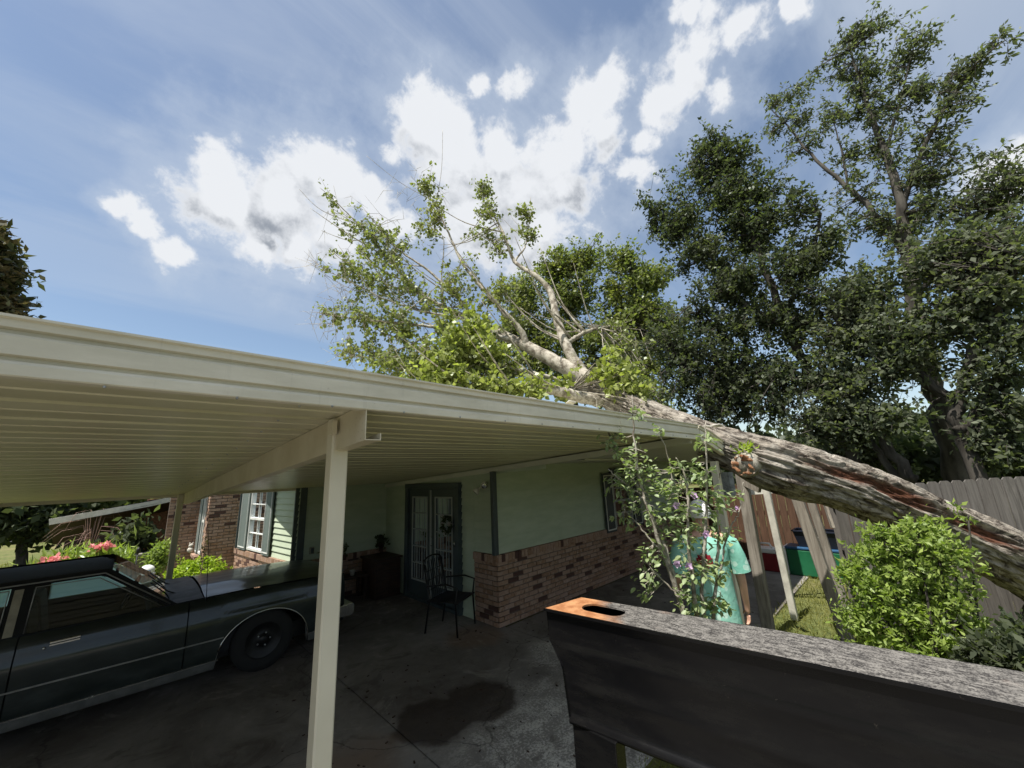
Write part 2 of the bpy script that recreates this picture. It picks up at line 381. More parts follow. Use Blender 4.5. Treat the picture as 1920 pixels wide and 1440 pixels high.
def b_blackpaint(N, out):
    g = N.n('ShaderNodeNewGeometry').outputs['Position']
    n = N.noise(N.scale(g, (1, 0.6, 2.5)), 6, 8, 0.7)
    sc_ = N.ramp(N.noise(g, 38, 6, 0.75), 0.66, 0.74)
    c = N.mix(N.ramp(n, 0.4, 0.8), (0.0035, 0.0035, 0.004), (0.008, 0.0078, 0.0075))
    c = N.mix(N.math('MULTIPLY', sc_, 0.4), c, (0.07, 0.06, 0.05))
    principled(N, out, c, N.ramp(n, 0.3, 0.8, 0.22, 0.32), 0, 0.2, N.noise(g, 90, 4), 0.05, 0.002)
mat('black_paint', b_blackpaint)
def b_topplate(N, out):
    g = N.n('ShaderNodeNewGeometry').outputs['Position']
    sp = N.n('ShaderNodeSeparateXYZ', {0: g})
    n = N.noise(N.scale(g, (2.2, 0.8, 1)), 26, 9, 0.8)
    n2 = N.noise(g, 150, 4, 0.75); n3 = N.noise(g, 4, 5, 0.6)
    f = N.math('ADD', N.math('MULTIPLY', n, 0.6), N.math('MULTIPLY', n2, 0.4))
    c = N.mix(N.ramp(f, 0.44, 0.57), (0.022, 0.020, 0.019), (0.185, 0.175, 0.160))
    c = N.mix(N.ramp(N.noise(N.scale(g, (5, 0.5, 1)), 5, 6, 0.7), 0.50, 0.70, 0, 0.65), c, (0.045, 0.042, 0.040))
    c = N.mix(N.ramp(n3, 0.60, 0.74, 0, 0.35), c, (0.22, 0.13, 0.09))
    e = N.math('ADD', sp.outputs[1], N.math('MULTIPLY', N.math('SUBTRACT', n3, 0.5), 0.30))
    e = N.math('SUBTRACT', e, N.math('MULTIPLY', N.math('SUBTRACT', sp.outputs[0], 1.60), 0.9))
    ru = N.ramp(e, 0.96, 1.14)
    rc = N.mix(N.ramp(N.noise(g, 18, 6, 0.7), 0.35, 0.7), (0.24, 0.095, 0.035), (0.42, 0.215, 0.10))
    rc = N.mix(N.ramp(n2, 0.60, 0.68), rc, (0.13, 0.06, 0.035))
    c = N.mix(ru, c, rc)
    principled(N, out, c, 0.72, 0, 0.35, f, 0.35, 0.004)
mat('weathered_top', b_topplate)
simple('skin', (0.56, 0.33, 0.24), 0.55, 0, 0.08, 12, 0.35, 0.1)
simple('white_hair', (0.78, 0.77, 0.74), 0.8, 0, 0.1, 30, 0.2, 0.6)
def b_shirt(N, out):
    g = N.n('ShaderNodeNewGeometry').outputs['Position']
    v = N.n('ShaderNodeTexVoronoi', {'Vector': N.n('ShaderNodeVectorMath', {0: g, 1: N.n('ShaderNodeVectorMath', {0: N.n('ShaderNodeTexNoise', {'Vector': g, 'Scale': 9.0}).outputs['Color'], 'Scale': 0.08}, operation='SCALE').outputs[0]}, operation='ADD').outputs[0], 'Scale': 13.0})
    c = N.mix(N.ramp(N.noise(g, 5, 5), 0.3, 0.7), (0.17, 0.43, 0.34), (0.29, 0.53, 0.44))
    c = N.mix(N.ramp(v.outputs['Distance'], 0.36, 0.28, 0, 0.45), c, (0.62, 0.74, 0.66))
    principled(N, out, c, 0.9, 0, 0.15, N.noise(g, 30, 5), 0.4, 0.01)
mat('mint_shirt', b_shirt)
simple('dark_red_print', (0.16, 0.012, 0.018), 0.8, 0, 0.2, 12, 0.1)
simple('grey_shorts', (0.16, 0.16, 0.15), 0.9, 0, 0.2, 12, 0.1)
simple('green_plastic', (0.012, 0.11, 0.048), 0.42, 0, 0.1, 5, 0.4, 0.05)
simple('red_plastic', (0.20, 0.018, 0.022), 0.42, 0, 0.1, 5, 0.4, 0.05)
simple('blue_plastic', (0.02, 0.075, 0.16), 0.42, 0, 0.1, 5, 0.4, 0.05)
simple('navy_plastic', (0.010, 0.014, 0.026), 0.42, 0, 0.1, 5, 0.4, 0.05)
simple('white_plastic', (0.72, 0.72, 0.70), 0.4, 0, 0.06, 5, 0.4, 0.05)
simple('stone_pale', (0.45, 0.43, 0.38), 0.85, 0, 0.2, 14, 0.2, 0.5)
simple('stone_pink', (0.50, 0.36, 0.30), 0.85, 0, 0.2, 14, 0.2, 0.5)
simple('asphalt', (0.06, 0.06, 0.058), 0.9, 0, 0.2, 5, 0.2, 0.5)
simple('torn_metal', (0.34, 0.36, 0.36), 0.35, 0.6, 0.2, 12)
simple('poly_sheet', (0.32, 0.34, 0.33), 0.3, 0, 0.2, 12)
simple('neighbour_brick', (0.26, 0.13, 0.085), 0.9, 0, 0.4, 16, 0.2, 0.6, (1, 1, 3))
simple('moss', (0.22, 0.27, 0.03), 0.9, 0, 0.3, 30, 0.1, 0.6)

# ------------------------------------------------------------------ mesh helpers
class MB:
    def __init__(s): s.v = []; s.f = []
    def add(s, vs, fs):
        o = len(s.v); s.v += [tuple(map(float, v)) for v in vs]; s.f += [tuple(o+i for i in f) for f in fs]; return s
    def box(s, c, d, R=None):
        c = Vector(c); hx, hy, hz = d[0]/2, d[1]/2, d[2]/2
        vs = [Vector((x, y, z)) for x in (-hx, hx) for y in (-hy, hy) for z in (-hz, hz)]
        if R is not None: vs = [R @ v for v in vs]
        return s.add([c+v for v in vs], [(0,1,3,2),(4,6,7,5),(0,4,5,1),(2,3,7,6),(0,2,6,4),(1,5,7,3)])
    def bar(s, p0, p1, w, h, up=(0, 0, 1), bev=0.0):
        p0 = Vector(p0); p1 = Vector(p1); d = (p1-p0).normalized(); up = Vector(up)
        if abs(d.dot(up)) > 0.98: up = Vector((1, 0, 0))
        sx_ = d.cross(up).normalized(); uy = sx_.cross(d).normalized()
        if bev > 0:
            a, b = w/2, h/2
            prof = [(-a+bev, -b), (a-bev, -b), (a, -b+bev), (a, b-bev), (a-bev, b), (-a+bev, b), (-a, b-bev), (-a, -b+bev)]
        else: prof = [(-w/2, -h/2), (w/2, -h/2), (w/2, h/2), (-w/2, h/2)]
        n = len(prof)
        vs = [p+sx_*a+uy*b for p in (p0, p1) for a, b in prof]
        fs = [(i, (i+1) % n, n+(i+1) % n, n+i) for i in range(n)]+[tuple(range(n-1, -1, -1)), tuple(range(n, 2*n))]
        return s.add(vs, fs)
    def tube(s, pts, r, n=8, cap=True):
        pts = [Vector(p) for p in pts]; k = len(pts)
        if not hasattr(r, '__len__'): r = [r]*k
        vs = []; prev = None
        for i, p in enumerate(pts):
            d = (pts[min(i+1, k-1)]-pts[max(i-1, 0)]).normalized()
            if prev is None:
                a = d.cross(Vector((0, 0, 1)))
                if a.length < 0.1: a = d.cross(Vector((1, 0, 0)))
            else: a = prev-d*prev.dot(d)
            a.normalize(); prev = a; b = d.cross(a)
            vs += [p+(a*math.cos(t)+b*math.sin(t))*r[i] for t in [2*math.pi*j/n for j in range(n)]]
        fs = [(i*n+j, i*n+(j+1) % n, (i+1)*n+(j+1) % n, (i+1)*n+j) for i in range(k-1) for j in range(n)]
        if cap: fs += [tuple(range(n-1, -1, -1)), tuple(range((k-1)*n, k*n))]
        return s.add(vs, fs)
    def prism(s, prof, p0, ax, ay, ext):
        """polygon prof (a,b) in plane axes ax, ay at p0, extruded by vector ext"""
        p0 = Vector(p0); ax = Vector(ax); ay = Vector(ay); ext = Vector(ext); n = len(prof)
        vs = [p0+ax*a+ay*b for a, b in prof]; vs += [v+ext for v in vs]
        fs = [(i, (i+1) % n, n+(i+1) % n, n+i) for i in range(n)]+[tuple(range(n-1, -1, -1)), tuple(range(n, 2*n))]
        return s.add(vs, fs)
    def lathe(s, prof, c, n=20, axis='Z', caps=True):
        c = Vector(c); vs = []
        for r_, z_ in prof:
            for j in range(n):
                t = 2*math.pi*j/n
                p = (r_*math.cos(t), r_*math.sin(t), z_)
                if axis == 'Y': p = (p[0], p[2], p[1])
                if axis == 'X': p = (p[2], p[0], p[1])
                vs.append(c+Vector(p))
        k = len(prof)
        fs = [(i*n+j, i*n+(j+1) % n, (i+1)*n+(j+1) % n, (i+1)*n+j) for i in range(k-1) for j in range(n)]
        if caps: fs += [tuple(range(n-1, -1, -1)), tuple(range((k-1)*n, k*n))]
        return s.add(vs, fs)
    def blob(s, c, r, seg=10, ring=7, jit=0.0):
        c = Vector(c); r = r if hasattr(r, '__len__') else (r, r, r)
        prof = []
        vs = []
        for i in range(1, ring):
            ph = math.pi*i/ring
            for j in range(seg):
                t = 2*math.pi*j/seg; k = 1+random.uniform(-jit, jit)
                vs.append(c+Vector((r[0]*math.sin(ph)*math.cos(t)*k, r[1]*math.sin(ph)*math.sin(t)*k, r[2]*math.cos(ph)*k)))
        vs += [c+Vector((0, 0, r[2])), c-Vector((0, 0, r[2]))]
        T = len(vs)-2; B = T+1
        fs = [(i*seg+j, (i+1)*seg+j, (i+1)*seg+(j+1) % seg, i*seg+(j+1) % seg) for i in range(ring-2) for j in range(seg)]
        fs += [(T, j, (j+1) % seg) for j in range(seg)]+[(B, (ring-2)*seg+(j+1) % seg, (ring-2)*seg+j) for j in range(seg)]
        return s.add(vs, fs)
    def mesh(s, name):
        me = bpy.data.meshes.new(name); me.from_pydata(s.v, [], s.f); me.update(); return me
    def build(s, name, material, parent=None, smooth=False, label=None, bevel=0.0):
        me = s.mesh(name)
        return link(name, me, material, parent, smooth, label, bevel)
def link(name, me, material, parent=None, smooth=False, label=None, bevel=0.0):
    if material is not None and not me.materials: me.materials.append(MATS[material])
    if smooth: me.polygons.foreach_set('use_smooth', [True]*len(me.polygons))
    o = bpy.data.objects.new(name, me); COL.objects.link(o)
    if parent is not None:
        o.parent = parent; o.matrix_parent_inverse = world_m(parent).inverted()
    if label: o['label'] = label
    if bevel:
        b = o.modifiers.new('bevel', 'BEVEL'); b.width = bevel; b.segments = 2; b.limit_method = 'ANGLE'
    return o
def world_m(o):
    m_ = o.matrix_basis.copy()
    if o.parent: m_ = world_m(o.parent) @ o.matrix_parent_inverse @ m_
    return m_
def thing(name, label, cat, loc=(0, 0, 0), group=None):
    o = bpy.data.objects.new(name, None); COL.objects.link(o); o.location = loc; o.empty_display_size = 0.2
    o['label'] = label; o['category'] = cat
    if group: o['group'] = group
    return o
def tag(o, label, cat, group=None):
    o['label'] = label; o['category'] = cat
    if group: o['group'] = group
    return o
def struct(o): o['kind'] = 'structure'; return o
def stuff(o): o['kind'] = 'stuff'; return o
def smooth_angle(o): 
    o.data.polygons.foreach_set('use_smooth', [True]*len(o.data.polygons))
    m_ = o.modifiers.new('edge', 'EDGE_SPLIT'); m_.split_angle = rad(35)

def np_mesh(name, V, Fq):
    """V (n,3), Fq (m,k) constant k"""
    me = bpy.data.meshes.new(name); k = Fq.shape[1]
    me.vertices.add(len(V)); me.vertices.foreach_set('co', np.ascontiguousarray(V, dtype=np.float32).ravel())
    me.loops.add(Fq.size); me.loops.foreach_set('vertex_index', np.ascontiguousarray(Fq, dtype=np.int32).ravel())
    me.polygons.add(len(Fq)); me.polygons.foreach_set('loop_start', np.arange(0, Fq.size, k, dtype=np.int32))
    me.update(calc_edges=True); return me
def unit(a): return a/np.maximum(np.linalg.norm(a, axis=1, keepdims=True), 1e-9)
def leaf_np(P, size, droop=0.3, wide=0.62, wind=None, jitter=0.5):
    """one folded leaf (two triangles sharing the midrib) per point"""
    n = len(P)
    d = rng.normal(size=(n, 3)); d[:, 2] -= droop
    if wind is not None: d += np.array(wind)*1.2
    d = unit(d); u = unit(np.cross(d, rng.normal(size=(n, 3)))); w = np.cross(d, u)
    L = size*(1+rng.uniform(-jitter, jitter, (n, 1))); Wd = L*wide*0.5
    fold = w*L*0.10
    b = P; t = P+d*L
    mid = P+d*L*0.45
    l = mid+u*Wd+fold; r = mid-u*Wd+fold
    V = np.stack([b, l, t, r], axis=1).reshape(-1, 3)
    i = np.arange(n)*4
    Fc = np.stack([i, i+1, i+2, i+3], axis=1)
    return V, Fc
def sticks_np(P0, P1, r0, r1):
    n = len(P0); d = unit(P1-P0); u = unit(np.cross(d, np.array([[0.3, 0.2, 0.93]])+0*d)); w = np.cross(d, u)
    vs = []
    for P, r_ in ((P0, r0), (P1, r1)):
        for k in range(3):
            a = 2*math.pi*k/3; vs.append(P+(u*math.cos(a)+w*math.sin(a))*np.asarray(r_).reshape(-1, 1))
    V = np.stack(vs, axis=1).reshape(-1, 3); i = np.arange(n)*6
    Fc = np.concatenate([np.stack([i+k, i+(k+1) % 3, i+3+(k+1) % 3, i+3+k], axis=1) for k in range(3)])
    return V, Fc
def merge(parts):
    Vs, Fs, o = [], [], 0
    for V, Fc in parts: Vs.append(V); Fs.append(Fc+o); o += len(V)
    return np.concatenate(Vs), np.concatenate(Fs)
def catmull(pts, rs, step=6):
    pts = [np.array(p, float) for p in pts]; out = []; ro = []
    n = len(pts)
    for i in range(n-1):
        p0 = pts[max(i-1, 0)]; p1 = pts[i]; p2 = pts[i+1]; p3 = pts[min(i+2, n-1)]
        for k in range(step):
            t = k/step
            out.append(0.5*((2*p1)+(-p0+p2)*t+(2*p0-5*p1+4*p2-p3)*t*t+(-p0+3*p1-3*p2+p3)*t**3)); ro.append(rs[i]*(1-t)+rs[i+1]*t)
    out.append(pts[-1]); ro.append(rs[-1]); return out, ro

# ------------------------------------------------------------------ ground and paving
g_ = MB(); S = 260; nn = 1
g_.add([(-S, -S, -0.03), (S, -S, -0.03), (S, S, -0.03), (-S, S, -0.03)], [(0, 1, 2, 3)])
struct(g_.build('lawn', 'lawn'))
street = MB(); street.add([(-60, 29, -0.018), (40, 34, -0.018), (40, 41, -0.018), (-60, 36, -0.018)], [(0, 1, 2, 3)])
struct(street.build('street', 'asphalt'))
drive = thing('driveway', 'stained grey concrete driveway slabs under the carport', 'driveway')
del drive['label']; del drive['category']; drive['kind'] = 'structure'
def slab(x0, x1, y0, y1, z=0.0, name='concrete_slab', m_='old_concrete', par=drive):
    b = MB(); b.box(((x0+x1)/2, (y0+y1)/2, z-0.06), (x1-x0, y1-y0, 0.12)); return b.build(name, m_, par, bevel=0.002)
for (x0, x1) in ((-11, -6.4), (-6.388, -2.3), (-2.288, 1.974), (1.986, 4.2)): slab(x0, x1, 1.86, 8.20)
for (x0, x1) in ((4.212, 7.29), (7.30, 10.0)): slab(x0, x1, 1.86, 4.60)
for (x0, x1) in ((-11, -6.4), (-6.39, -2.3), (-2.288, 1.0)): slab(x0, x1, -7.0, 1.848)  # unseen slabs around the camera, added to neutralise light bounced onto the ceiling

# ------------------------------------------------------------------ the house
house = thing('house', 'single storey house with mint green siding over a brick base', 'house', (6, 8, 0))
HX, SY, EY = 4.09, 4.63, 8.2         # porch wall D at x=HX, wall S at y=SY, wall E at y=EY
def roof_z(y): return 2.46-0.058*(y-1.52)
V3 = Vector
brick_budget = [292]
BR_L, BR_H, BR_D, JO = 0.200, 0.055, 0.034, 0.013
def unit_box(name, d, bev=0.0):
    b = MB(); b.box((0, 0, 0), d); return b.mesh(name)
brick_mesh = unit_box('brick', (BR_L, BR_D, BR_H)); brick_mesh.materials.append(MATS['brick_single'])
rowlock_mesh = unit_box('brick_rowlock', (0.060, 0.075, 0.105)); rowlock_mesh.materials.append(MATS['brick_single'])
def brick_wall(p0, p1, nrm, z0, z1, single_until=None, holes=(), cap=True):
    """mortar backing with bricks standing 6 mm proud of it"""
    p0 = V3(p0); p1 = V3(p1); nrm = V3(nrm).normalized(); L = (p1-p0).length; u = (p1-p0)/L
    mb = MB(); mid = (p0+p1)/2-nrm*0.05
    mb.bar((*(p0-nrm*0.05)[:2], (z0+z1)/2), (*(p1-nrm*0.05)[:2], (z0+z1)/2), 0.10, z1-z0)
    wall = mb.build('brick_wall', 'mortar', house)
    R = Matrix((u, nrm, V3((0, 0, 1)))).transposed().to_4x4()
    joined = MB(); n_st = 0
    capz = z1-0.10 if cap else z1
    row = 0; z = z0+JO
    while z+BR_H <= capz+0.02:
        off = 0 if row % 2 == 0 else -(BR_L+JO)/2
        x = off
        while x < L-0.02:
            a, b = max(0, x), min(L, x+BR_L)
            zc = z+BR_H/2
            skip = any(h[0] < (a+b)/2 < h[1] and h[2] < zc < h[3] for h in holes)
            if not skip and b-a > 0.03:
                jit = random.uniform(-0.0025, 0.0025); c = p0+u*((a+b)/2)+nrm*(-0.004+jit); c.z = zc
                if single_until is not None and a < single_until and brick_budget[0] > 0:
                    o = bpy.data.objects.new('brick', brick_mesh); COL.objects.link(o); o.parent = wall
                    o.matrix_world = Matrix.Translation(c) @ R @ Matrix.Diagonal((max(0.2, (b-a)/BR_L), 1, 1, 1)); brick_budget[0] -= 1
                else:
                    joined.box(c, (b-a, BR_D, BR_H), R.to_3x3())
                    n_st += 1
            x += BR_L+JO
        z += BR_H+JO; row += 1
    if cap:
        x = 0.03
        while x < L:
            c = p0+u*x+nrm*0.0; c.z = z1-0.0525+0.002
            if single_until is not None and x < single_until and brick_budget[0] > 0:
                o = bpy.data.objects.new('brick', rowlock_mesh); COL.objects.link(o); o.parent = wall
                o.matrix_world = Matrix.Translation(c) @ R; brick_budget[0] -= 1
            else: joined.box(c, (0.060, 0.075, 0.105), R.to_3x3())
            x += 0.070
    if joined.v: stuff(joined.build('brick_courses', 'brick_joined', wall))
    return wall
def siding_wall(p0, p1, nrm, z0, z1, holes=(), material='mint_siding', ztop=None, expo=0.112):
    p0 = V3(p0); p1 = V3(p1); nrm = V3(nrm).normalized(); L = (p1-p0).length; u = (p1-p0)/L
    mb = MB(); mb.bar((*(p0-nrm*0.05)[:2], (z0+z1)/2), (*(p1-nrm*0.05)[:2], (z0+z1)/2), 0.096, z1-z0)
    if holes:
        mb = MB(); xs = sorted({0, L, *[h[0] for h in holes], *[h[1] for h in holes]})
        for a, b in zip(xs[:-1], xs[1:]):
            hz = [h for h in holes if h[0] <= (a+b)/2 <= h[1]]
            segs = [(z0, z1)]
            for h in hz: segs = [s_ for q in segs for s_ in ((q[0], min(q[1], h[2])), (max(q[0], h[3]), q[1])) if s_[1]-s_[0] > 0.005]
            for c0, c1 in segs:
                A = p0+u*a-nrm*0.05; B = p0+u*b-nrm*0.05
                mb.bar((A.x, A.y, (c0+c1)/2), (B.x, B.y, (c0+c1)/2), 0.096, c1-c0)
    wall = mb.build('siding_wall', material, house)
    z = z0
    while z < z1-0.01:
        zt = min(z+expo, z1)
        iv = [(0, L)]
        for h in holes:
            if h[2] < (z+zt)/2 < h[3]:
                iv = [s_ for q in iv for s_ in ((q[0], min(q[1], h[0])), (max(q[0], h[1]), q[1])) if s_[1]-s_[0] > 0.01]
        for a, b in iv:
            pf = [(0, z), (0.026, z), (0.026, z+0.007), (0.005, zt+0.004), (0, zt+0.004)]
            q = MB(); q.prism(pf, p0+u*a, nrm, (0, 0, 1), u*(b-a)); q.build('siding_board', material, wall)
        z += expo
    return wall
# wall S (behind the hibiscus), wall D (french doors), wall E
WS = (7.02-HX, 8.50-HX, 0.93, 2.06)
brick_wall((HX, SY, 0), (10.6, SY, 0), (0, -1, 0), 0, 0.98, single_until=3.2)
siding_wall((HX+0.03, SY+0.03, 0), (10.6, SY+0.03, 0), (0, -1, 0), 0.985, 2.42, holes=[(WS[0]+0.39-0.03+0.02, WS[1]-0.39-0.03-0.02, WS[2]+0.02, WS[3]-0.02)])
brick_wall((HX, 5.16, 0), (HX, SY, 0), (-1, 0, 0), 0, 0.98, single_until=9)
DW = (5.50, 7.28, 0.0, 1.96)       # door opening along y
siding_wall((HX+0.03, EY+0.1, 0), (HX+0.03, 5.16, 0), (-1, 0, 0), 0.0, 2.30, holes=[(EY+0.1-DW[1], EY+0.1-DW[0], DW[2], DW[3])])
siding_wall((HX+0.03, 5.16, 0), (HX+0.03, SY+0.03, 0), (-1, 0, 0), 0.985, 2.36)
brick_wall((2.36, EY, 0), (HX, EY, 0), (0, -1, 0), 0, 0.76)
siding_wall((2.36, EY+0.03, 0), (HX+0.029, EY+0.03, 0), (0, -1, 0), 0.765, 2.12)
# west bay wall with the big window, stepped brick walls beyond
Wa, Wb = V3((2.33, 8.17, 0)), V3((2.0, 11.5, 0)); Wu = (Wb-Wa).normalized(); Wn = V3((-Wu.y, Wu.x, 0)); 
if Wn.x > 0: Wn = -Wn
WL = (Wb-Wa).length
brick_wall(Wb, Wa, Wn, -0.02, 0.76)
brick_wall((1.42, 11.5, 0), (2.0, 11.5, 0), (0, -1, 0), -0.02, 2.45, cap=False)
brick_wall((1.42, 12.9, 0), (1.42, 11.5, 0), (-1, 0, 0), -0.02, 2.45, cap=False, holes=[(0.30, 1.02, 0.62, 2.2)])
brick_wall((0.80, 12.9, 0), (1.42, 12.9, 0), (0, -1, 0), -0.02, 2.45, cap=False)
WH = (0.62, 1.72, 0.80, 2.06)       # window opening along the west wall
wsw = siding_wall(Wb+(-Wn)*0.03, Wa+(-Wn)*0.03, Wn, 0.765, 2.45, holes=[(WL-2.48, WL-1.58, 0.82, 2.08)])

def window(p0, u, nrm, a, b, z0, z1, cols, rows, fr='white_paint', name='window', label=None, depth=0.06, sash=True, back='curtain_backing'):
    p0 = V3(p0); u = V3(u).normalized(); nrm = V3(nrm).normalized()
    P = lambda s_, z_, o_=0.0: (p0+u*s_+nrm*o_)+V3((0, 0, z_))
    t = 0.045
    f = MB()
    for (s0, q0, s1, q1) in ((a, z0+t/2, b, z0+t/2), (a, z1-t/2, b, z1-t/2)): f.bar(P(s0, q0), P(s1, q1), depth, t)
    for s_ in (a+t/2, b-t/2): f.bar(P(s_, z0+t), P(s_, z1-t), t if abs(u.x) > 0.5 else depth, depth if abs(u.x) > 0.5 else t, up=(0, 1, 0))
    w = f.build(name, fr, house, label=label)
    g = MB(); g.add([P(a+t, z0+t, -0.015), P(b-t, z0+t, -0.015), P(b-t, z1-t, -0.015), P(a+t, z1-t, -0.015)], [(0, 1, 2, 3)]); g.build('pane', 'house_glass', w)
    zm = (z0+z1)/2
    if sash:
        q = MB(); q.bar(P(a+t, zm, 0.01), P(b-t, zm, 0.01), 0.03, 0.045); q.build('sash_rail', fr, w)
    for i in range(1, cols):
        s_ = a+t+(b-a-2*t)*i/cols; q = MB(); q.bar(P(s_, z0+t, 0.0), P(s_, z1-t, 0.0), 0.018, 0.018, up=(0, 1, 0)); q.build('muntin', fr, w)
    for j in range(1, rows):
        zq = z0+t+(z1-z0-2*t)*j/rows
        if sash and abs(zq-zm) < 0.05: continue
        q = MB(); q.bar(P(a+t, zq, 0.0), P(b-t, zq, 0.0), 0.018, 0.018); q.build('muntin', fr, w)
    k = MB(); nfold = 16
    for i in range(nfold):
        s0 = a+t+(b-a-2*t)*i/nfold; s1 = a+t+(b-a-2*t)*(i+1)/nfold
        o0 = -0.10+0.02*math.sin(i*1.9); o1 = -0.10+0.02*math.sin((i+1)*1.9)
        k.add([P(s0, z0, o0), P(s1, z0, o1), P(s1, z1, o1), P(s0, z1, o0)], [(0, 1, 2, 3)])
    k.build('curtain_backing', back, w)
    return w
def shutter(p0, u, nrm, a, b, z0, z1, label=None, edge='white_paint', panel='shutter_grey', out=0.03):
    p0 = V3(p0); u = V3(u).normalized(); nrm = V3(nrm).normalized()
    P = lambda s_, z_, o_=0.0: (p0+u*s_+nrm*(o_+out))+V3((0, 0, z_))
    pm = MB(); pm.prism([(a, z0), (b, z0), (b, z1), (a, z1)], p0+nrm*out, u, (0, 0, 1), nrm*0.022)
    w = pm.build('shutter', panel, house, label=label)
    e = MB(); t = 0.022
    for q0, q1 in ((P(a+.035, z0+.05, .024), P(b-.035, z0+.05, .024)), (P(a+.035, z1-.05, .024), P(b-.035, z1-.05, .024))): e.bar(q0, q1, 0.012, t)
    for s_ in (a+.035, b-.035): e.bar(P(s_, z0+.05, .024), P(s_, z1-.05, .024), 0.016, 0.016, up=(0, 1, 0))
    e.build('shutter_edging', edge, w)
    return w
# window in wall S with dark shutters
ws = window((HX, SY, 0), (1, 0, 0), (0, -1, 0), WS[0]+0.38, WS[1]-0.38, WS[2], WS[3], 2, 4, 'muntin_grey', back='dark_wood')  # dark backing stands in for the unlit room behind the pane
shutter((HX, SY, 0), (1, 0, 0), (0, -1, 0), WS[0], WS[0]+0.36, WS[2]-0.02, WS[3]+0.02, 'dark shutter with pale edging', panel='dark_trim')
shutter((HX, SY, 0), (1, 0, 0), (0, -1, 0), WS[1]-0.36, WS[1], WS[2]-0.02, WS[3]+0.02, 'dark shutter with pale edging', panel='dark_trim')
fb = MB(); fb.bar((HX+WS[0]+0.36, SY-0.0, WS[3]+0.06), (HX+WS[1]-0.36, SY-0.0, WS[3]+0.06), 0.05, 0.12); fb.build('window_head', 'dark_trim', ws)
# window in the west bay
w0, w1 = 1.0+WH[0]-0.62+0.55, 1.0+WH[0]-0.62+1.50
ww = window(Wa, Wu, Wn, w0, w1, 0.80, 2.10, 2, 4, 'white_paint')
shutter(Wa, Wu, Wn, w0-0.42, w0-0.03, 0.78, 2.12, None)
shutter(Wa, Wu, Wn, w1+0.03, w1+0.55, 0.78, 2.12, None)
wt = MB(); wt.bar(Wa+Wu*0.03+Wn*0.02+V3((0, 0, 0.77)), Wa+Wu*0.03+Wn*0.02+V3((0, 0, 2.2)), 0.05, 0.06); wt.build('corner_trim', 'dark_trim', house)
wt = MB(); wt.bar(Wa+Wu*3.2+Wn*0.02+V3((0, 0, 0.77)), Wa+Wu*3.2+Wn*0.02+V3((0, 0, 2.2)), 0.05, 0.06); wt.build('corner_trim', 'dark_trim', house)
et = MB(); et.box((2.40, EY-0.012, 1.45), (0.16, 0.03, 1.38)); et.build('corner_trim', 'dark_trim', house)
# narrow shuttered window beyond
window((1.42, 12.9, 0), (0, -1, 0), (-1, 0, 0), 0.62, 1.0, 0.66, 2.1, 1, 2, 'white_paint')
shutter((1.42, 12.9, 0), (0, -1, 0), (-1, 0, 0), 0.30, 0.60, 0.64, 2.12)
fs_ = MB()
for k in range(6): fs_.box((1.37, 12.62-0.12*k, 0.60), (0.14, 0.10, 0.06))
fs_.build('window_sill', 'brick_joined', house)
# french doors
fd = MB()
for y_ in (DW[0]+0.05, DW[1]-0.05): fd.box((HX-0.005, y_, DW[3]/2), (0.12, 0.10, DW[3]))
fd.box((HX-0.005, (DW[0]+DW[1])/2, DW[3]+0.045), (0.12, DW[1]-DW[0]+0.02, 0.09))
fd.box((HX+0.01, (DW[0]+DW[1])/2, 0.03), (0.16, DW[1]-DW[0]-0.2, 0.05))
fdo = fd.build('french_door', 'dark_trim', house, bevel=0.004, label='double french door in dark grey frame, fifteen panes each')
ymid = (DW[0]+DW[1])/2
for side, (ya, yb) in enumerate(((DW[0]+0.105, ymid-0.005), (ymid+0.005, DW[1]-0.105))):
    lf = MB(); st = 0.125; xf = HX+0.005; za, zb = 0.06, DW[3]-0.005
    lf.box((xf, ya+st/2, (za+zb)/2), (0.045, st, zb-za)); lf.box((xf, yb-st/2, (za+zb)/2), (0.045, st, zb-za))
    lf.box((xf, (ya+yb)/2, za+0.13), (0.045, yb-ya-2*st, 0.26)); lf.box((xf, (ya+yb)/2, zb-0.075), (0.045, yb-ya-2*st, 0.15))
    lf.build('door_leaf', 'dark_trim', fdo)
    g0, g1, h0, h1 = ya+st, yb-st, za+0.26, zb-0.15
    gl = MB(); gl.add([(xf, g0, h0), (xf, g1, h0), (xf, g1, h1), (xf, g0, h1)], [(0, 1, 2, 3)]); gl.build('pane', 'house_glass', fdo)
    for y_ in (g0+0.006, g1-0.006):
        q = MB(); q.box((xf-0.026, y_, (h0+h1)/2), (0.016, 0.026, h1-h0)); q.build('muntin', 'muntin_grey', fdo)
    for k in (1, 2):
        q = MB(); q.box((xf-0.024, g0+(g1-g0)*k/3, (h0+h1)/2), (0.012, 0.014, h1-h0)); q.build('muntin', 'muntin_grey', fdo)
    for k in range(6):
        q = MB(); q.box((xf-0.028, (g0+g1)/2, h0+0.008+(h1-h0-0.016)*k/5), (0.014, g1-g0, 0.016 if 0 < k < 5 else 0.026)); q.build('muntin', 'muntin_grey', fdo)
astr = MB(); astr.box((HX-0.03, ymid, 1.0), (0.02, 0.03, 1.85)); astr.build('astragal', 'muntin_grey', fdo)
kn = MB(); kn.blob((HX-0.05, ymid-0.06, 0.98), 0.022); kn.blob((HX-0.05, ymid-0.06, 1.12), 0.014); kn.box((HX-0.035, DW[0]+0.16, 1.05), (0.02, 0.03, 0.08)); kn.build('handle', 'chrome', fdo, True)
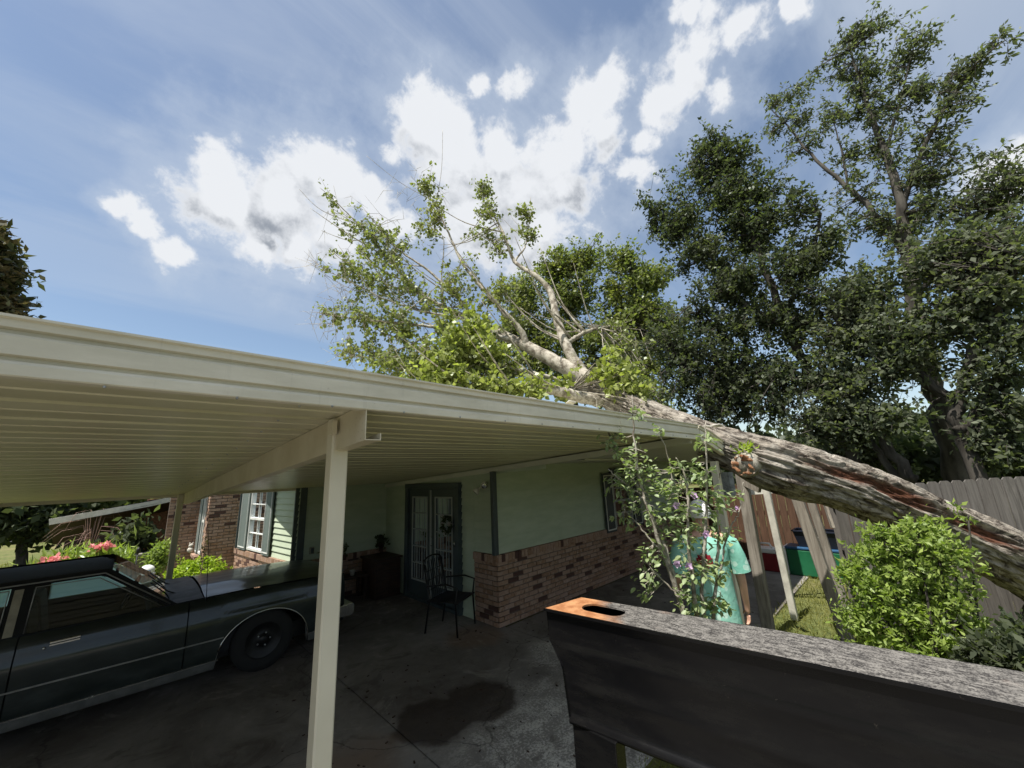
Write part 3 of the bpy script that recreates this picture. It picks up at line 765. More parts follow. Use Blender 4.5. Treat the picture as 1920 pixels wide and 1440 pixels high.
# room behind the doors
rm = MB()
rm.box((HX+1.6, 6.4, 1.1), (0.05, 2.6, 2.2)); rm.box((HX+0.85, 5.1, 1.1), (1.5, 0.05, 2.2)); rm.box((HX+0.85, 7.7, 1.1), (1.5, 0.05, 2.2)); rm.box((HX+0.85, 6.4, 2.2), (1.5, 2.6, 0.05))
rm.build('inner_room', 'dark_wood', house)
# wreath on the right hand leaf
wr = thing('door_wreath', 'round leafy wreath with pale bows on the right door leaf', 'wreath', (HX-0.06, 5.83, 1.36))
q = MB()
q.tube([(HX-0.06, 5.83+0.115*math.cos(t), 1.36+0.125*math.sin(t)) for t in np.linspace(0, 2*math.pi, 19)], 0.02, 6, False); q.build('wreath_ring', 'leaf_dark', wr, True)
P = np.array([(HX-0.075+random.uniform(-.02, .01), 5.83+0.115*math.cos(t)+random.uniform(-.03, .03), 1.36+0.125*math.sin(t)+random.uniform(-.03, .03)) for t in np.random.rand(150)*6.28])
stuff(link('wreath_leaves', np_mesh('wreath_leaves', *leaf_np(P, 0.05)), 'leaf_dark', wr))
P = np.array([(HX-0.09, 5.83+0.115*math.cos(t), 1.36+0.125*math.sin(t)) for t in (0.3, 0.5, 1.2, 2.9, 3.1, 4.6, 4.9)])
link('ribbon', np_mesh('ribbon', *leaf_np(np.repeat(P, 4, 0), 0.055, wide=0.9)), 'stone_pale', wr)
# corner post / drain pipe at the corner
dp = MB(); dp.bar((HX-0.035, SY-0.01, 0.99), (HX-0.035, SY-0.01, 2.20), 0.075, 0.085, bev=0.008); dp.build('downspout', 'dark_trim', house)
# frieze board under the carport roof
fz = MB(); fz.prism([(SY-3.1+3.1, 2.19), (EY, 1.985), (EY, 2.06), (SY, 2.265)], (HX-0.012, 0, 0), (0, 1, 0), (0, 0, 1), (-0.03, 0, 0)); fz.build('frieze_board', 'grey_soffit', house)
fz = MB(); fz.prism([(1.56, 2.375), (SY, 2.195), (SY, 2.265), (1.56, 2.445)], (HX-0.012, 0, 0), (0, 1, 0), (0, 0, 1), (-0.03, 0, 0)); fz.build('frieze_board', 'grey_soffit', house)
# eave soffit and roof of the house
sf = MB(); sf.box((9.06, 4.12, 2.31), (8.1, 0.98, 0.012)); sf.build('soffit', 'grey_soffit', house)
sf = MB(); sf.add([(5.0, 1.9, 2.275), (9.3, 2.0, 2.08), (9.3, 3.62, 2.28), (5.0, 3.62, 2.345), (5.0, 1.9, 2.31), (9.3, 2.0, 2.13), (9.3, 3.62, 2.33), (5.0, 3.62, 2.375)], [(3, 2, 1, 0), (4, 5, 6, 7), (0, 1, 5, 4), (1, 2, 6, 5), (3, 0, 4, 7)]); sf.build('patio_roof', 'grey_soffit', house)
ff = MB(); ff.box((9.06, 3.615, 2.36), (7.96, 0.03, 0.10)); ff.build('fascia_board', 'grey_soffit', house)
rf = MB()
rf.add([(3.98, 3.6, 2.44), (13, 3.6, 2.44), (13, 10, 3.3), (3.98, 10, 3.3), (13, 17, 2.4), (3.98, 17, 2.4),
        (3.98, 3.6, 2.395), (13, 3.6, 2.395), (13, 10, 3.24), (3.98, 10, 3.24), (13, 17, 2.34), (3.98, 17, 2.34)],
       [(0, 1, 2, 3), (3, 2, 4, 5), (6, 9, 8, 7), (9, 11, 10, 8), (0, 3, 9, 6), (3, 5, 11, 9), (1, 7, 8, 2), (2, 8, 10, 4), (0, 6, 7, 1), (5, 4, 10, 11)])
rf.build('roof', 'shingle', house)
rf = MB()
rf.bar((2.95, 8.10, 2.20), (2.95, 12.2, 2.75), 2.15, 0.06); rf.bar((2.6, 11.7, 2.70), (2.6, 17, 2.35), 3.4, 0.06); rf.build('roof_wing', 'shingle', house)
fl = MB(); fl.bar((4.06, 1.56, 2.535), (4.06, 3.7, 2.41), 0.26, 0.012); fl.bar((4.06, 3.7, 2.41), (4.06, 8.3, 2.145), 0.26, 0.012); fl.build('sun_leak_strip', 'almond_paint', house)  # unseen strip added over the joint to stop sun leaking through
ge = MB(); ge.add([(4.14, 3.6, 2.20), (4.14, 10, 2.0), (4.14, 10, 3.24), (4.14, 3.6, 2.40)], [(0, 1, 2, 3)]); ge.build('gable_end', 'mint_siding', house)
# security light
sl = thing('security_light', 'twin head security floodlight beside the dark corner pipe', 'floodlight', (HX-0.03, 4.86, 2.0))
q = MB(); q.lathe([(0.05, 0), (0.05, -0.02)], (HX-0.0, 4.86, 2.0), 14, 'X'); q.build('mount_plate', 'off_white_paint', sl)
for k, (dy, dz, dd) in enumerate(((-0.055, 0.02, V3((-0.5, -0.75, -0.3))), (0.075, -0.05, V3((-0.6, 0.3, -0.7))))):
    q = MB(); c = V3((HX-0.07, 4.86+dy, 2.0+dz)); dd.normalize(); q.tube([V3((HX-0.02, 4.86, 2.0)), c, c+dd*0.05], 0.012, 8)
    q.tube([c+dd*0.01, c+dd*0.03, c+dd*0.06, c+dd*0.085], [0.02, 0.046, 0.056, 0.056], 14); h_ = q.build('lamp_head', 'off_white_paint', sl, True)
    q = MB(); q.tube([c+dd*0.086, c+dd*0.091], [0.05, 0.03], 14); q.build('lens', 'chrome', h_, True)
ol = thing('wall_outlet', 'small weatherproof outlet box on the siding above the brick ledge', 'outlet box', (2.62, 8.17, 0.93))
q = MB(); q.box((2.62, 8.165, 0.93), (0.075, 0.05, 0.12)); q.build('outlet_cover', 'tan_panel', ol, bevel=0.006)
q = MB(); q.box((2.62, 8.135, 0.93), (0.05, 0.012, 0.09)); q.build('outlet_flap', 'dark_trim', ol)

# ------------------------------------------------------------------ the carport
cp = thing('carport', 'almond aluminium carport with ribbed pan roof over the driveway', 'carport', (0, 5, 0))
XL, XR = -6.2, 4.06
pw = 0.3045; y = 1.545; k = 0
while y < 8.19:
    y1 = min(y+pw, 8.2)
    za, zb = roof_z(y), roof_z(y1); w_ = y1-y
    sl_ = (zb-za)/w_
    f_ = lambda t, dz: (y+t, za+sl_*t+dz)
    pf = [f_(0, 0.0), f_(0.008, 0.0), f_(0.014, 0.034), f_(0.050, 0.034), f_(0.056, 0.0), f_(w_*0.55, 0.0), f_(w_*0.55+0.006, 0.008), f_(w_*0.55+0.02, 0.008), f_(w_*0.55+0.026, 0.0), f_(w_-0.001, 0.0), f_(w_-0.001, 0.052), f_(0, 0.052)]
    q = MB(); q.prism(pf, (XL, 0, 0), (0, 1, 0), (0, 0, 1), (XR-XL, 0, 0)); q.build('roof_panel', 'pan_paint', cp)
    y = y1; k += 1
# walkway end of the roof, pushed down at its far corner by the trunk
def crush(x, y):
    t = max(0, min(1, (x-4.25)/0.80)); u_ = max(0, min(1, (3.2-y)/1.7))
    return -0.23*t*u_
q = MB(); nx_, ny_ = 10, 8; vs = []
for dz in (0, 0.05):
    for i in range(nx_+1):
        for j in range(ny_+1):
            x_ = 4.075+(5.06-4.075)*i/nx_; y_ = 1.545+(4.55-1.545)*j/ny_
            vs.append((x_, y_, roof_z(y_)+crush(x_, y_)+dz-0.01))
NN = (nx_+1)*(ny_+1); idx = lambda i, j, k_=0: k_*NN+i*(ny_+1)+j
fs = [(idx(i, j), idx(i, j+1), idx(i+1, j+1), idx(i+1, j)) for i in range(nx_) for j in range(ny_)]
fs += [(idx(i, j, 1), idx(i+1, j, 1), idx(i+1, j+1, 1), idx(i, j+1, 1)) for i in range(nx_) for j in range(ny_)]
fs += [(idx(nx_, j), idx(nx_, j+1), idx(nx_, j+1, 1), idx(nx_, j, 1)) for j in range(ny_)]
q.add(vs, fs); q.build('roof_end', 'grey_soffit', cp, label='flat roof end bent down at the corner')
# fascia: stepped gutter profile, (outward, height above its foot)
FP = [(0.0, 0.0), (0.045, 0.0), (0.050, 0.004), (0.050, 0.036), (0.044, 0.046), (0.030, 0.050), (0.030, 0.060), (0.050, 0.064), (0.050, 0.118), (0.044, 0.126), (0.028, 0.130), (0.028, 0.140), (0.048, 0.145), (0.048, 0.168), (0.062, 0.172), (0.062, 0.180), (0.0, 0.180)]
def fascia_run(name, stations, label=None):
    """stations: (x, y of the back, z of foot, lean)"""
    q = MB(); n = len(FP); vs = []
    for (x_, y_, z_, ln) in stations:
        for (o_, h_) in FP: vs.append((x_, y_-o_*0.8-ln*h_, z_+h_*0.86))
    fs = [(s_*n+i, s_*n+(i+1) % n, (s_+1)*n+(i+1) % n, (s_+1)*n+i) for s_ in range(len(stations)-1) for i in range(n)]
    fs += [tuple(range(n-1, -1, -1)), tuple(range((len(stations)-1)*n, len(stations)*n))]
    q.add(vs, fs); return q.build(name, 'fascia_paint', cp, label=label)
fascia_run('fascia', [(XL-0.05, 1.545, 2.452, 0), (-1.0, 1.545, 2.446, 0), (1.2, 1.545, 2.425, 0), (2.9, 1.545, 2.415, 0), (4.17, 1.545, 2.408, 0)])
fascia_run('fascia', [(4.185, 1.545, 2.404, 0.0), (4.45, 1.54, 2.345, 0.05), (4.75, 1.54, 2.262, 0.1), (5.04, 1.535, 2.172, 0.15)], 'fascia piece bent down under the trunk')
q = MB(); q.prism([(0.0, -0.002), (0.053, -0.002), (0.053, 0.05), (0.034, 0.06), (0.053, 0.066), (0.053, 0.122), (0.032, 0.138), (0.051, 0.146), (0.051, 0.17), (0.0, 0.17)], (2.62, 1.545, 2.4165), (0, -0.8, 0), (0, 0, 0.86), (0.06, 0, 0)); q.build('fascia_joint', 'fascia_paint', cp)
q = MB()
for k in range(34): q.blob((XL+0.3*k+0.12, 1.503, 2.431+0.0), 0.0045, 6, 4)
stuff(q.build('fascia_screws', 'torn_metal', cp))
q = MB()
for k in range(24):
    for xx in (-1.1, 0.45, 2.4): q.blob((xx, 1.66+0.3045*min(k, 21), roof_z(1.66+0.3045*min(k, 21))-0.001), 0.006, 6, 4)
stuff(q.build('roof_screws', 'torn_metal', cp))
# eave gutter on the far side
q = MB(); q.prism([(8.2, 2.03), (8.30, 2.03), (8.32, 2.14), (8.31, 2.15), (8.29, 2.15), (8.28, 2.05), (8.215, 2.05), (8.215, 2.14), (8.2, 2.14)], (XL, 0, 0), (0, 1, 0), (0, 0, 1), (8.7, 0, 0)); q.build('gutter', 'almond_paint', cp)
# beams: open C channels running away from the fascia
def channel(x0, y0, y1):
    h = 0.150; t = 0.004; fl = 0.068
    pf = [(0, 0), (fl, 0), (fl, 0.03), (fl-t, 0.03), (fl-t, t), (t, t), (t, h-t), (fl, h-t), (fl, h), (0, h)]
    q = MB(); z0 = roof_z(y0)-h-0.002; z1 = roof_z(y1)-h-0.002; n = len(pf)
    vs = [(x0+a, y0, z0+b) for a, b in pf]+[(x0+a, y1, z1+b) for a, b in pf]
    q.add(vs, [(i, (i+1) % n, n+(i+1) % n, n+i) for i in range(n)]+[tuple(range(n-1, -1, -1)), tuple(range(n, 2*n))])
    return q.build('beam', 'beam_paint', cp)
channel(0.655, 1.512, 8.19); channel(-4.4, 1.512, 8.19)
def post(x_, y_, z1, w=0.075, name='post', label=None, lean=(0, 0)):
    q = MB(); q.bar((x_+lean[0], y_+lean[1], 0.0), (x_, y_, z1), w, w, up=(0, 1, 0), bev=0.006); q.box((x_+lean[0], y_+lean[1], 0.006), (w*1.9, w*1.9, 0.01))
    return q.build(name, 'almond_paint', cp, label=label)
post(0.680+0.0, 1.865, roof_z(1.865)-0.004); post(0.62, 8.12, roof_z(8.12)-0.005); post(-4.45, 1.865, roof_z(1.865)-0.004); post(-4.4, 8.12, roof_z(8.12)-0.005)
post(4.78, 1.615, 2.19, 0.075, label='post under the bent roof corner')
bk = MB(); bk.box((0.63, 1.80, roof_z(1.8)-0.055), (0.02, 0.05, 0.06)); bk.build('bracket', 'beam_paint', cp)

# ------------------------------------------------------------------ the old sedan
CY0 = 5.85; CYC = 6.80
car = thing('parked_car', 'old dark green sedan with black vinyl roof under the carport', 'car', (-0.2, CYC, 0))
INS = [(0.16, 0.06), (0.20, 0.035), (0.275, 0.02), (0.30, 0.005), (0.50, 0.0), (0.66, 0.0), (0.72, 0.004), (0.745, 0.022), (0.80, 0.030), (0.86, 0.045), (0.90, 0.075), (0.93, 0.12)]
def inset(z, x):
    v = float(np.interp(z, [a for a, b in INS], [b for a, b in INS]))
    v += 0.16*max(0, (x-2.0)/0.42)**2.4+0.18*max(0, (-2.45-x)/0.45)**2.2
    return v
WHX = (1.42, -1.55); ARC, AZ = 0.475, 0.27
def zlow(x):
    z = 0.185 if x < 2.2 else 0.26
    for c_ in WHX:
        if abs(x-c_) < ARC: z = max(z, AZ+math.sqrt(max(0, ARC**2-(x-c_)**2))*0.86)
    return z
def ztop(x):
    return float(np.interp(x, [-2.9, -2.0, -0.5, 0.6, 1.2, 2.0, 2.40], [0.90, 0.93, 0.915, 0.92, 0.925, 0.905, 0.875]))
def side(x0, x1, zfrom, zto, s, n=60, m_=14):
    xs = set(np.linspace(x0, x1, n).tolist())
    for c_ in WHX:
        for e in np.linspace(-ARC, ARC, 25):
            if x0 < c_+e < x1: xs.add(c_+e)
    xs = sorted(xs); q = MB(); vs = []; fs = []
    for x_ in xs:
        za = max(zlow(x_), zfrom) if zfrom is not None else zlow(x_)
        zb = ztop(x_) if zto is None else max(zto, za)
        for j in range(m_):
            z_ = za+(zb-za)*j/(m_-1); yy = CYC-s*(CYC-CY0-inset(z_, x_)); vs.append((x_, yy, z_))
    for i in range(len(xs)-1):
        for j in range(m_-1):
            a = i*m_+j; f = (a, a+m_, a+m_+1, a+1); fs.append(f if s > 0 else f[::-1])
    q.add(vs, fs); return q
def smoothen(o): smooth_angle(o); return o
for s in (1, -1):
    smoothen(side(0.665, 2.40, 0.285, None, s, 46).build('fender', 'car_paint', car))
    smoothen(side(-0.525, 0.655, 0.285, None, s, 24).build('front_door', 'car_paint', car))
    smoothen(side(-1.45, -0.535, 0.285, None, s, 24).build('rear_door', 'car_paint', car))
    smoothen(side(-2.90, -1.46, 0.285, None, s, 40).build('rear_quarter', 'car_paint', car))
    smoothen(side(-2.75, 2.36, None, 0.272, s, 60, 6).build('rocker_trim', 'silver_paint', car))
yS = lambda s, off: CYC-s*(CYC-CY0-off)
for s in (1, -1):
    pts = [(c, yS(s, -0.004), AZ+math.sqrt(max(0, ARC**2-(c-WHX[0])**2))*0.86) for c in np.linspace(WHX[0]-ARC+0.012, WHX[0]+ARC-0.004, 34)]
    pts = pts+[(WHX[0]+ARC-0.002, yS(s, 0.0), 0.2)]
    q = MB(); q.tube(pts, 0.008, 6); q.build('arch_moulding', 'chrome', car, True)
    q = MB(); q.bar((-0.9, yS(s, -0.004), 0.505), (1.0, yS(s, -0.004), 0.495), 0.010, 0.012); q.build('side_moulding', 'brushed_trim', car)
    q = MB(); q.bar((-1.1, yS(s, 0.004), 0.279), (0.97, yS(s, 0.004), 0.279), 0.012, 0.012); q.bar((1.86, yS(s, 0.004), 0.279), (2.2, yS(s, 0.02), 0.279), 0.012, 0.012); q.build('rocker_moulding', 'chrome', car)
    q = MB(); q.bar((-0.33, yS(s, 0.018), 0.828), (-0.14, yS(s, 0.018), 0.832), 0.03, 0.022, bev=0.006); q.bar((-0.33, yS(s, 0.028), 0.805), (-0.14, yS(s, 0.028), 0.809), 0.02, 0.012)
    q.build('door_handle', 'chrome', car)
# hood, cowl, deck
def deck(x0, x1, n, zc, y_in, name, matn, crown=0.05):
    q = MB(); vs = []; m_ = 14
    for i in range(n):
        x_ = x0+(x1-x0)*i/(n-1)
        yi = y_in+0.10*max(0, (x_-2.0)/0.4)**2
        for j in range(m_):
            t = -1+2*j/(m_-1); yy = CYC+t*(CYC-CY0-yi); z_ = ztop(x_)+0.008+crown*(1-t*t)+0.012*(1 if abs(t) < 0.55 else 0)-0.05*max(0, (x_-2.2)/0.2)**2
            vs.append((x_, yy, z_))
    q.add(vs, [(i*m_+j, (i+1)*m_+j, (i+1)*m_+j+1, i*m_+j+1) for i in range(n-1) for j in range(m_-1)])
    o = q.build(name, matn, car); smoothen(o); return o
deck(0.80, 2.36, 20, 0, 0.135, 'hood', 'car_paint')
deck(0.50, 0.79, 4, 0, 0.13, 'cowl', 'black_metal', 0.03)
deck(-2.86, -2.1, 8, 0, 0.13, 'boot_lid', 'car_paint')
# greenhouse
def gy(s, z, off=0.0): return yS(s, 0.115+(z-0.92)/0.42*0.14+off)
def gp(s, x_, z_, off=0.0): return (x_, gy(s, z_, off), z_)
for s in (1, -1):
    q = MB()
    q.add([gp(s, .56, .925), gp(s, .47, .925), gp(s, -.06, 1.315), gp(s, -.02, 1.375)], [(0, 1, 2, 3)])
    q.add([gp(s, -.02, 1.375), gp(s, -.06, 1.315), gp(s, -1.55, 1.31), gp(s, -1.75, 1.37)], [(0, 1, 2, 3)])
    q.add([gp(s, -1.55, 1.31), gp(s, -1.42, .925), gp(s, -2.2, .925), gp(s, -1.75, 1.37)], [(0, 1, 2, 3)])
    q.add([gp(s, -.655, .925), gp(s, -.515, .925), gp(s, -.515, 1.315), gp(s, -.655, 1.315)], [(0, 1, 2, 3)])
    q.build('window_pillar', 'vinyl_roof', car)
    q = MB(); q.add([gp(s, -.632, .925, -.004), gp(s, -.575, .925, -.004), gp(s, -.575, 1.30, -.004), gp(s, -.632, 1.30, -.004)], [(0, 1, 2, 3)]); q.build('pillar_panel', 'tan_panel', car)
    q = MB(); q.add([gp(s, .46, .928, .008), gp(s, -.065, 1.312, .008), gp(s, -.515, 1.312, .008), gp(s, -.515, .928, .008)], [(0, 1, 2, 3)]); q.build('side_window', 'car_glass' if s > 0 else 'bright_tint_glass', car)
    q = MB(); q.add([gp(s, -.66, .928, .008), gp(s, -.66, 1.312, .008), gp(s, -1.54, 1.305, .008), gp(s, -1.42, .928, .008)], [(0, 1, 2, 3)]); q.build('side_window', 'car_glass' if s > 0 else 'bright_tint_glass', car)
    q = MB()
    q.tube([gp(s, .50, .94, -.004), gp(s, -.05, 1.338, -.006), gp(s, -1.6, 1.335, -.006)], 0.007, 6)
    q.tube([gp(s, .43, .935, -.002), gp(s, -.085, 1.298, -.002), gp(s, -.505, 1.30, -.002), gp(s, -.512, .93, -.002)], 0.005, 6)
    q.tube([gp(s, -.665, .93, -.002), gp(s, -.665, 1.298, -.002), gp(s, -1.52, 1.298, -.002)], 0.006, 6)
    q.build('window_trim', 'brushed_trim', car, True)
q = MB(); vs = []; nx_, ny_ = 16, 12
for i in range(nx_+1):
    x_ = -1.80+(0.0+1.80)*i/nx_
    for j in range(ny_+1):
        t = -1+2*j/ny_; e = max(0, (abs(t)-0.86)/0.14)
        yy = CYC+t*(CYC-gy(1, 1.34)+0.012); z_ = 1.372-0.012*t*t-0.030*e**2-0.05*max(0, (x_+0.12)/0.12)**2-0.05*max(0, (-1.6-x_)/0.2)**2
        vs.append((x_, yy, z_))
q.add(vs, [(i*(ny_+1)+j, (i+1)*(ny_+1)+j, (i+1)*(ny_+1)+j+1, i*(ny_+1)+j+1) for i in range(nx_) for j in range(ny_)])
smoothen(q.build('roof', 'vinyl_roof', car))
q = MB(); q.add([gp(1, .54, .935, 0.02), gp(-1, .54, .935, 0.02), gp(-1, 0.0, 1.375, 0.02), gp(1, 0.0, 1.375, 0.02)], [(0, 1, 2, 3)]); q.build('windscreen', 'car_glass', car)
q = MB(); q.add([gp(1, -2.15, .93, 0.05), gp(1, -1.74, 1.375, 0.03), gp(-1, -1.74, 1.375, 0.03), gp(-1, -2.15, .93, 0.05)], [(0, 1, 2, 3)]); q.build('rear_window', 'car_glass', car)
# front end: grille, headlamps, bumper
q = MB(); q.box((2.36, CYC, 0.68), (0.06, 1.6, 0.36)); q.build('front_panel', 'car_paint', car, bevel=0.01)
q = MB()
for k in range(9): q.box((2.40, CYC, 0.56+0.03*k), (0.02, 0.8, 0.008))
for k in range(9): q.box((2.40, CYC-0.4+0.1*k, 0.68), (0.02, 0.008, 0.25))
q.build('grille', 'chrome', car)
for s in (1, -1):
    q = MB(); q.box((2.395, CYC+s*0.60, 0.68), (0.03, 0.30, 0.16)); q.build('headlight', 'white_plastic', car, bevel=0.01)
q = MB(); q.prism([(2.34, 0.34), (2.47, 0.34), (2.50, 0.38), (2.50, 0.47), (2.47, 0.50), (2.34, 0.50)], (0, CY0+0.03, 0), (1, 0, 0), (0, 0, 1), (0, 2*(CYC-CY0)-0.06, 0)); q.bar((2.02, CY0+0.02, 0.42), (2.40, CY0+0.04, 0.42), 0.03, 0.14); q.build('bumper', 'chrome', car, bevel=0.008)
# wheels
def wheel(x_, y_, s):
    q = MB(); c = (x_, y_, 0.335)
    q.lathe([(0.20, -0.10), (0.27, -0.105), (0.325, -0.09), (0.335, -0.05), (0.335, 0.05), (0.325, 0.09), (0.27, 0.105), (0.20, 0.10)], c, 36, 'Y', False)
    w_ = q.build('wheel', 'rubber', car, True)
    q = MB(); o_ = -s*0.075
    q.lathe([(0.0, o_*1.25), (0.045, o_*1.25), (0.055, o_*0.9), (0.10, o_*0.75), (0.15, o_*0.95), (0.185, o_*1.2), (0.205, o_*1.28), (0.21, o_*1.1), (0.2, 0.0)], c, 30, 'Y', False); q.build('rim', 'black_metal', w_, True)
    q = MB()
    for k in range(5): a = 2*math.pi*k/5; q.blob((x_+0.07*math.cos(a), y_+o_*1.0, 0.335+0.07*math.sin(a)), 0.012, 6, 4)
    q.build('wheel_nut', 'brushed_trim', w_)
for x_ in WHX:
    wheel(x_, CY0+0.16, 1); wheel(x_, 2*CYC-CY0-0.16, -1)
q = MB(); q.box((-0.2, CYC, 0.33), (4.6, 1.55, 0.18)); q.build('underbody', 'black_metal', car)
for c_ in WHX:
    pass
q = MB(); q.box((0.48, CYC, 0.86), (0.30, 1.5, 0.12)); q.build('dashboard', 'car_interior', car, bevel=0.03)
for s in (1, -1):
    q = MB(); q.box((-0.30, CYC+s*0.36, 0.50), (0.55, 0.6, 0.22)); q.box((-0.56, CYC+s*0.36, 0.80), (0.16, 0.58, 0.60), Matrix.Rotation(rad(-10), 3, 'Y')); q.build('seat', 'car_interior', car, bevel=0.04)
    q = MB(); q.box((-1.45, CYC+s*0.36, 0.72), (0.16, 0.6, 0.55), Matrix.Rotation(rad(-12), 3, 'Y')); q.build('seat', 'car_interior', car, bevel=0.04)
q = MB(); q.tube([(0.20+0.06*math.sin(t), CYC+0.38+0.19*math.cos(t), 0.93+0.17*math.sin(t)) for t in np.linspace(0, 2*math.pi, 25)], 0.013, 6, False); q.tube([(0.2, CYC+0.38, 0.93), (0.45, CYC+0.38, 0.84)], 0.02, 8); q.build('steering_wheel', 'car_interior', car, True)
for s in (1, -1):
    q = MB(); q.box((-0.4, yS(s, 0.13), 0.62), (3.9, 0.02, 0.6)); q.build('door_lining', 'car_interior', car)
q = MB(); q.blob((-0.36, yS(1, 0.022), 0.79), 0.012, 8, 6); q.build('keyhole', 'chrome', car, True)
for yy_ in (CYC-0.45, CYC+0.15):
    q = MB(); q.tube([(0.60, yy_, 0.945), (0.50, yy_+0.1, 0.985), (0.36, yy_+0.32, 1.10)], 0.007, 6); q.build('wiper', 'black_metal', car, True)
q = MB(); q.box((0.04, CYC-0.05, 1.24), (0.03, 0.22, 0.07)); q.build('rear_view_mirror', 'car_interior', car, bevel=0.01)
q = MB(); q.tube([(0.815, CY0+0.09, 0.90), (0.81, CY0+0.09, 0.93)], 0.014, 8); q.tube([(0.81, CY0+0.09, 0.92), (0.77, CY0+0.12, 1.5), (0.70, CY0+0.15, 2.02)], [0.0035, 0.003, 0.002], 6); q.build('antenna', 'black_metal', car, True)
for s in (1, -1):
    q = MB(); q.bar((0.30, yS(s, 0.02)-s*0.0, 0.955), (0.40, yS(s, -0.10), 0.985), 0.02, 0.02); q.box((0.36, yS(s, -0.14), 1.0), (0.06, 0.16, 0.09)); 
    if s < 0: q.build('wing_mirror', 'car_paint', car, bevel=0.01)

# ------------------------------------------------------------------ fallen tree
def px_m(px, py, d, r): return r*optical(at(px, py, d))/F        # a radius in the photograph to metres
ft = thing('fallen_tree', 'big fallen tree lying across the bent carport corner, crown over the roof', 'fallen tree', (5, 1.5, 2.3))
TR = [(9.0, -1.55, -0.02, 0.46), (8.3, -1.15, 0.33, 0.40), (7.47, -0.62, 0.84, 0.335), (6.75, -0.03, 1.36, 0.325), (6.05, 0.53, 1.78, 0.32), (5.45, 1.00, 2.05, 0.305), (5.10, 1.35, 2.24, 0.275), (4.92, 1.78, 2.49, 0.225), (4.86, 2.25, 2.77, 0.20), (4.80, 2.70, 3.05, 0.19), (4.72, 3.06, 3.30, 0.175)]
pts, rs = catmull([t[:3] for t in TR], [t[3] for t in TR], 30)
NU = 150; nS = len(pts); V = []; UV = []; rot = []
prev = None; length = 0
for i, p in enumerate(pts):
    p = V3(p); d = (V3(pts[min(i+1, nS-1)])-V3(pts[max(i-1, 0)])).normalized()
    if i: length += (p-V3(pts[i-1])).length
    if prev is None: a = d.cross(V3((0, 0, 1)))
    else: a = prev-d*prev.dot(d)
    a.normalize(); prev = a; b = d.cross(a); b = -b if b.z < 0 else b
    for j in range(NU+1):
        t = 2*math.pi*j/NU
        nrm = a*math.cos(t)+b*math.sin(t)
        u_ = (math.cos(t)*1.0, math.sin(t)*1.0)
        tw = t+0.12*math.sin(length*1.6)
        rid = abs(mnoise.noise(V3((math.cos(tw)*4.2, math.sin(tw)*4.2, length*0.9))))
        rid2 = abs(mnoise.noise(V3((math.cos(tw)*11, math.sin(tw)*11, length*2.2))))
        big = mnoise.noise(V3((math.cos(t)*1.2, math.sin(t)*1.2, length*1.1+3)))
        # direction seen from the driveway: the hollow rotten seam runs along that face
        fv = V3((-0.92, -0.22, 0.42)); fv = (fv-d*fv.dot(d)).normalized(); face = nrm.dot(fv)
        seamc = 0.93+0.03*math.sin(length*3.1)
        wv = mnoise.noise(V3((length*1.9, t*2.5, 1.0)))*0.05+mnoise.noise(V3((length*7, t*9, 4.0)))*0.02
        sl_ = length
        along = max(0, min(1, (sl_-1.0)/0.8))*max(0, min(1, (5.15-sl_)/0.6))
        lo = 0.925+0.045*abs(math.sin(sl_*1.7))
        mk = max(0, min(1, (face-lo+wv)/0.035))*along
        rid3 = abs(mnoise.noise(V3((math.cos(tw)*19, math.sin(tw)*19, length*3.0))))
        r_ = rs[i]*(1+0.10*big-0.15*(1-min(1, rid*2.6))*0.8-0.085*(1-min(1, rid2*2.8))-0.05*(1-min(1, rid3*3)))
        # burr below the roof corner
        bur = math.exp(-((sl_-5.15)/0.32)**2)*max(0, nrm.dot(V3((-0.7, -0.5, -0.5))))
        r_ *= (1+0.22*bur)
        r_ -= mk*0.055
        V.append(p+nrm*r_); UV.append((j/NU, length)); rot.append(mk)
Fc = [(i*(NU+1)+j, i*(NU+1)+j+1, (i+1)*(NU+1)+j+1, (i+1)*(NU+1)+j) for i in range(nS-1) for j in range(NU)]
me = bpy.data.meshes.new('trunk'); me.from_pydata([tuple(v) for v in V], [], Fc); me.update()
uvl = me.uv_layers.new(name='UVMap'); li = np.zeros(len(me.loops), dtype=np.int32); me.loops.foreach_get('vertex_index', li)
uvl.data.foreach_set('uv', np.array(UV, dtype=np.float32)[li].ravel())
at_ = me.attributes.new('rot', 'FLOAT', 'POINT'); at_.data.foreach_set('value', np.array(rot, dtype=np.float32))
link('trunk', me, 'trunk_bark', ft, True)
# sawn stub hanging by the roof corner
sp0 = V3((5.14, 1.33, 2.20)); sdn = (V3(at(1384, 856, 4.86))-sp0); sdn = sdn.normalized()+V3((0, 0, -0.28)); sdn.normalize()
q = MB(); q.tube([sp0, sp0+sdn*0.18, sp0+sdn*0.30, sp0+sdn*0.335], [0.22, 0.175, 0.135, 0.120], 24); stb = q.build('branch_stub', 'pale_bark', ft, True)
q = MB(); n_ = 32; c = sp0+sdn*0.338; a = sdn.cross(V3((0, 0, 1))).normalized(); b = sdn.cross(a)
rings_ = []
for k_, rr_ in enumerate((0.122, 0.105, 0.085, 0.06, 0.035, 0.012)):
    for t in np.linspace(0, 2*math.pi, n_, endpoint=False):
        e_ = (a*math.cos(t)+b*math.sin(t))*rr_*(1+0.13*mnoise.noise(V3((math.cos(t)*1.5, math.sin(t)*1.5, 7.0))))
        rings_.append(c+e_+sdn*(0.035*mnoise.noise(e_*22+V3((k_*0.3, 0, 0)))-0.01*(k_ == 0)))
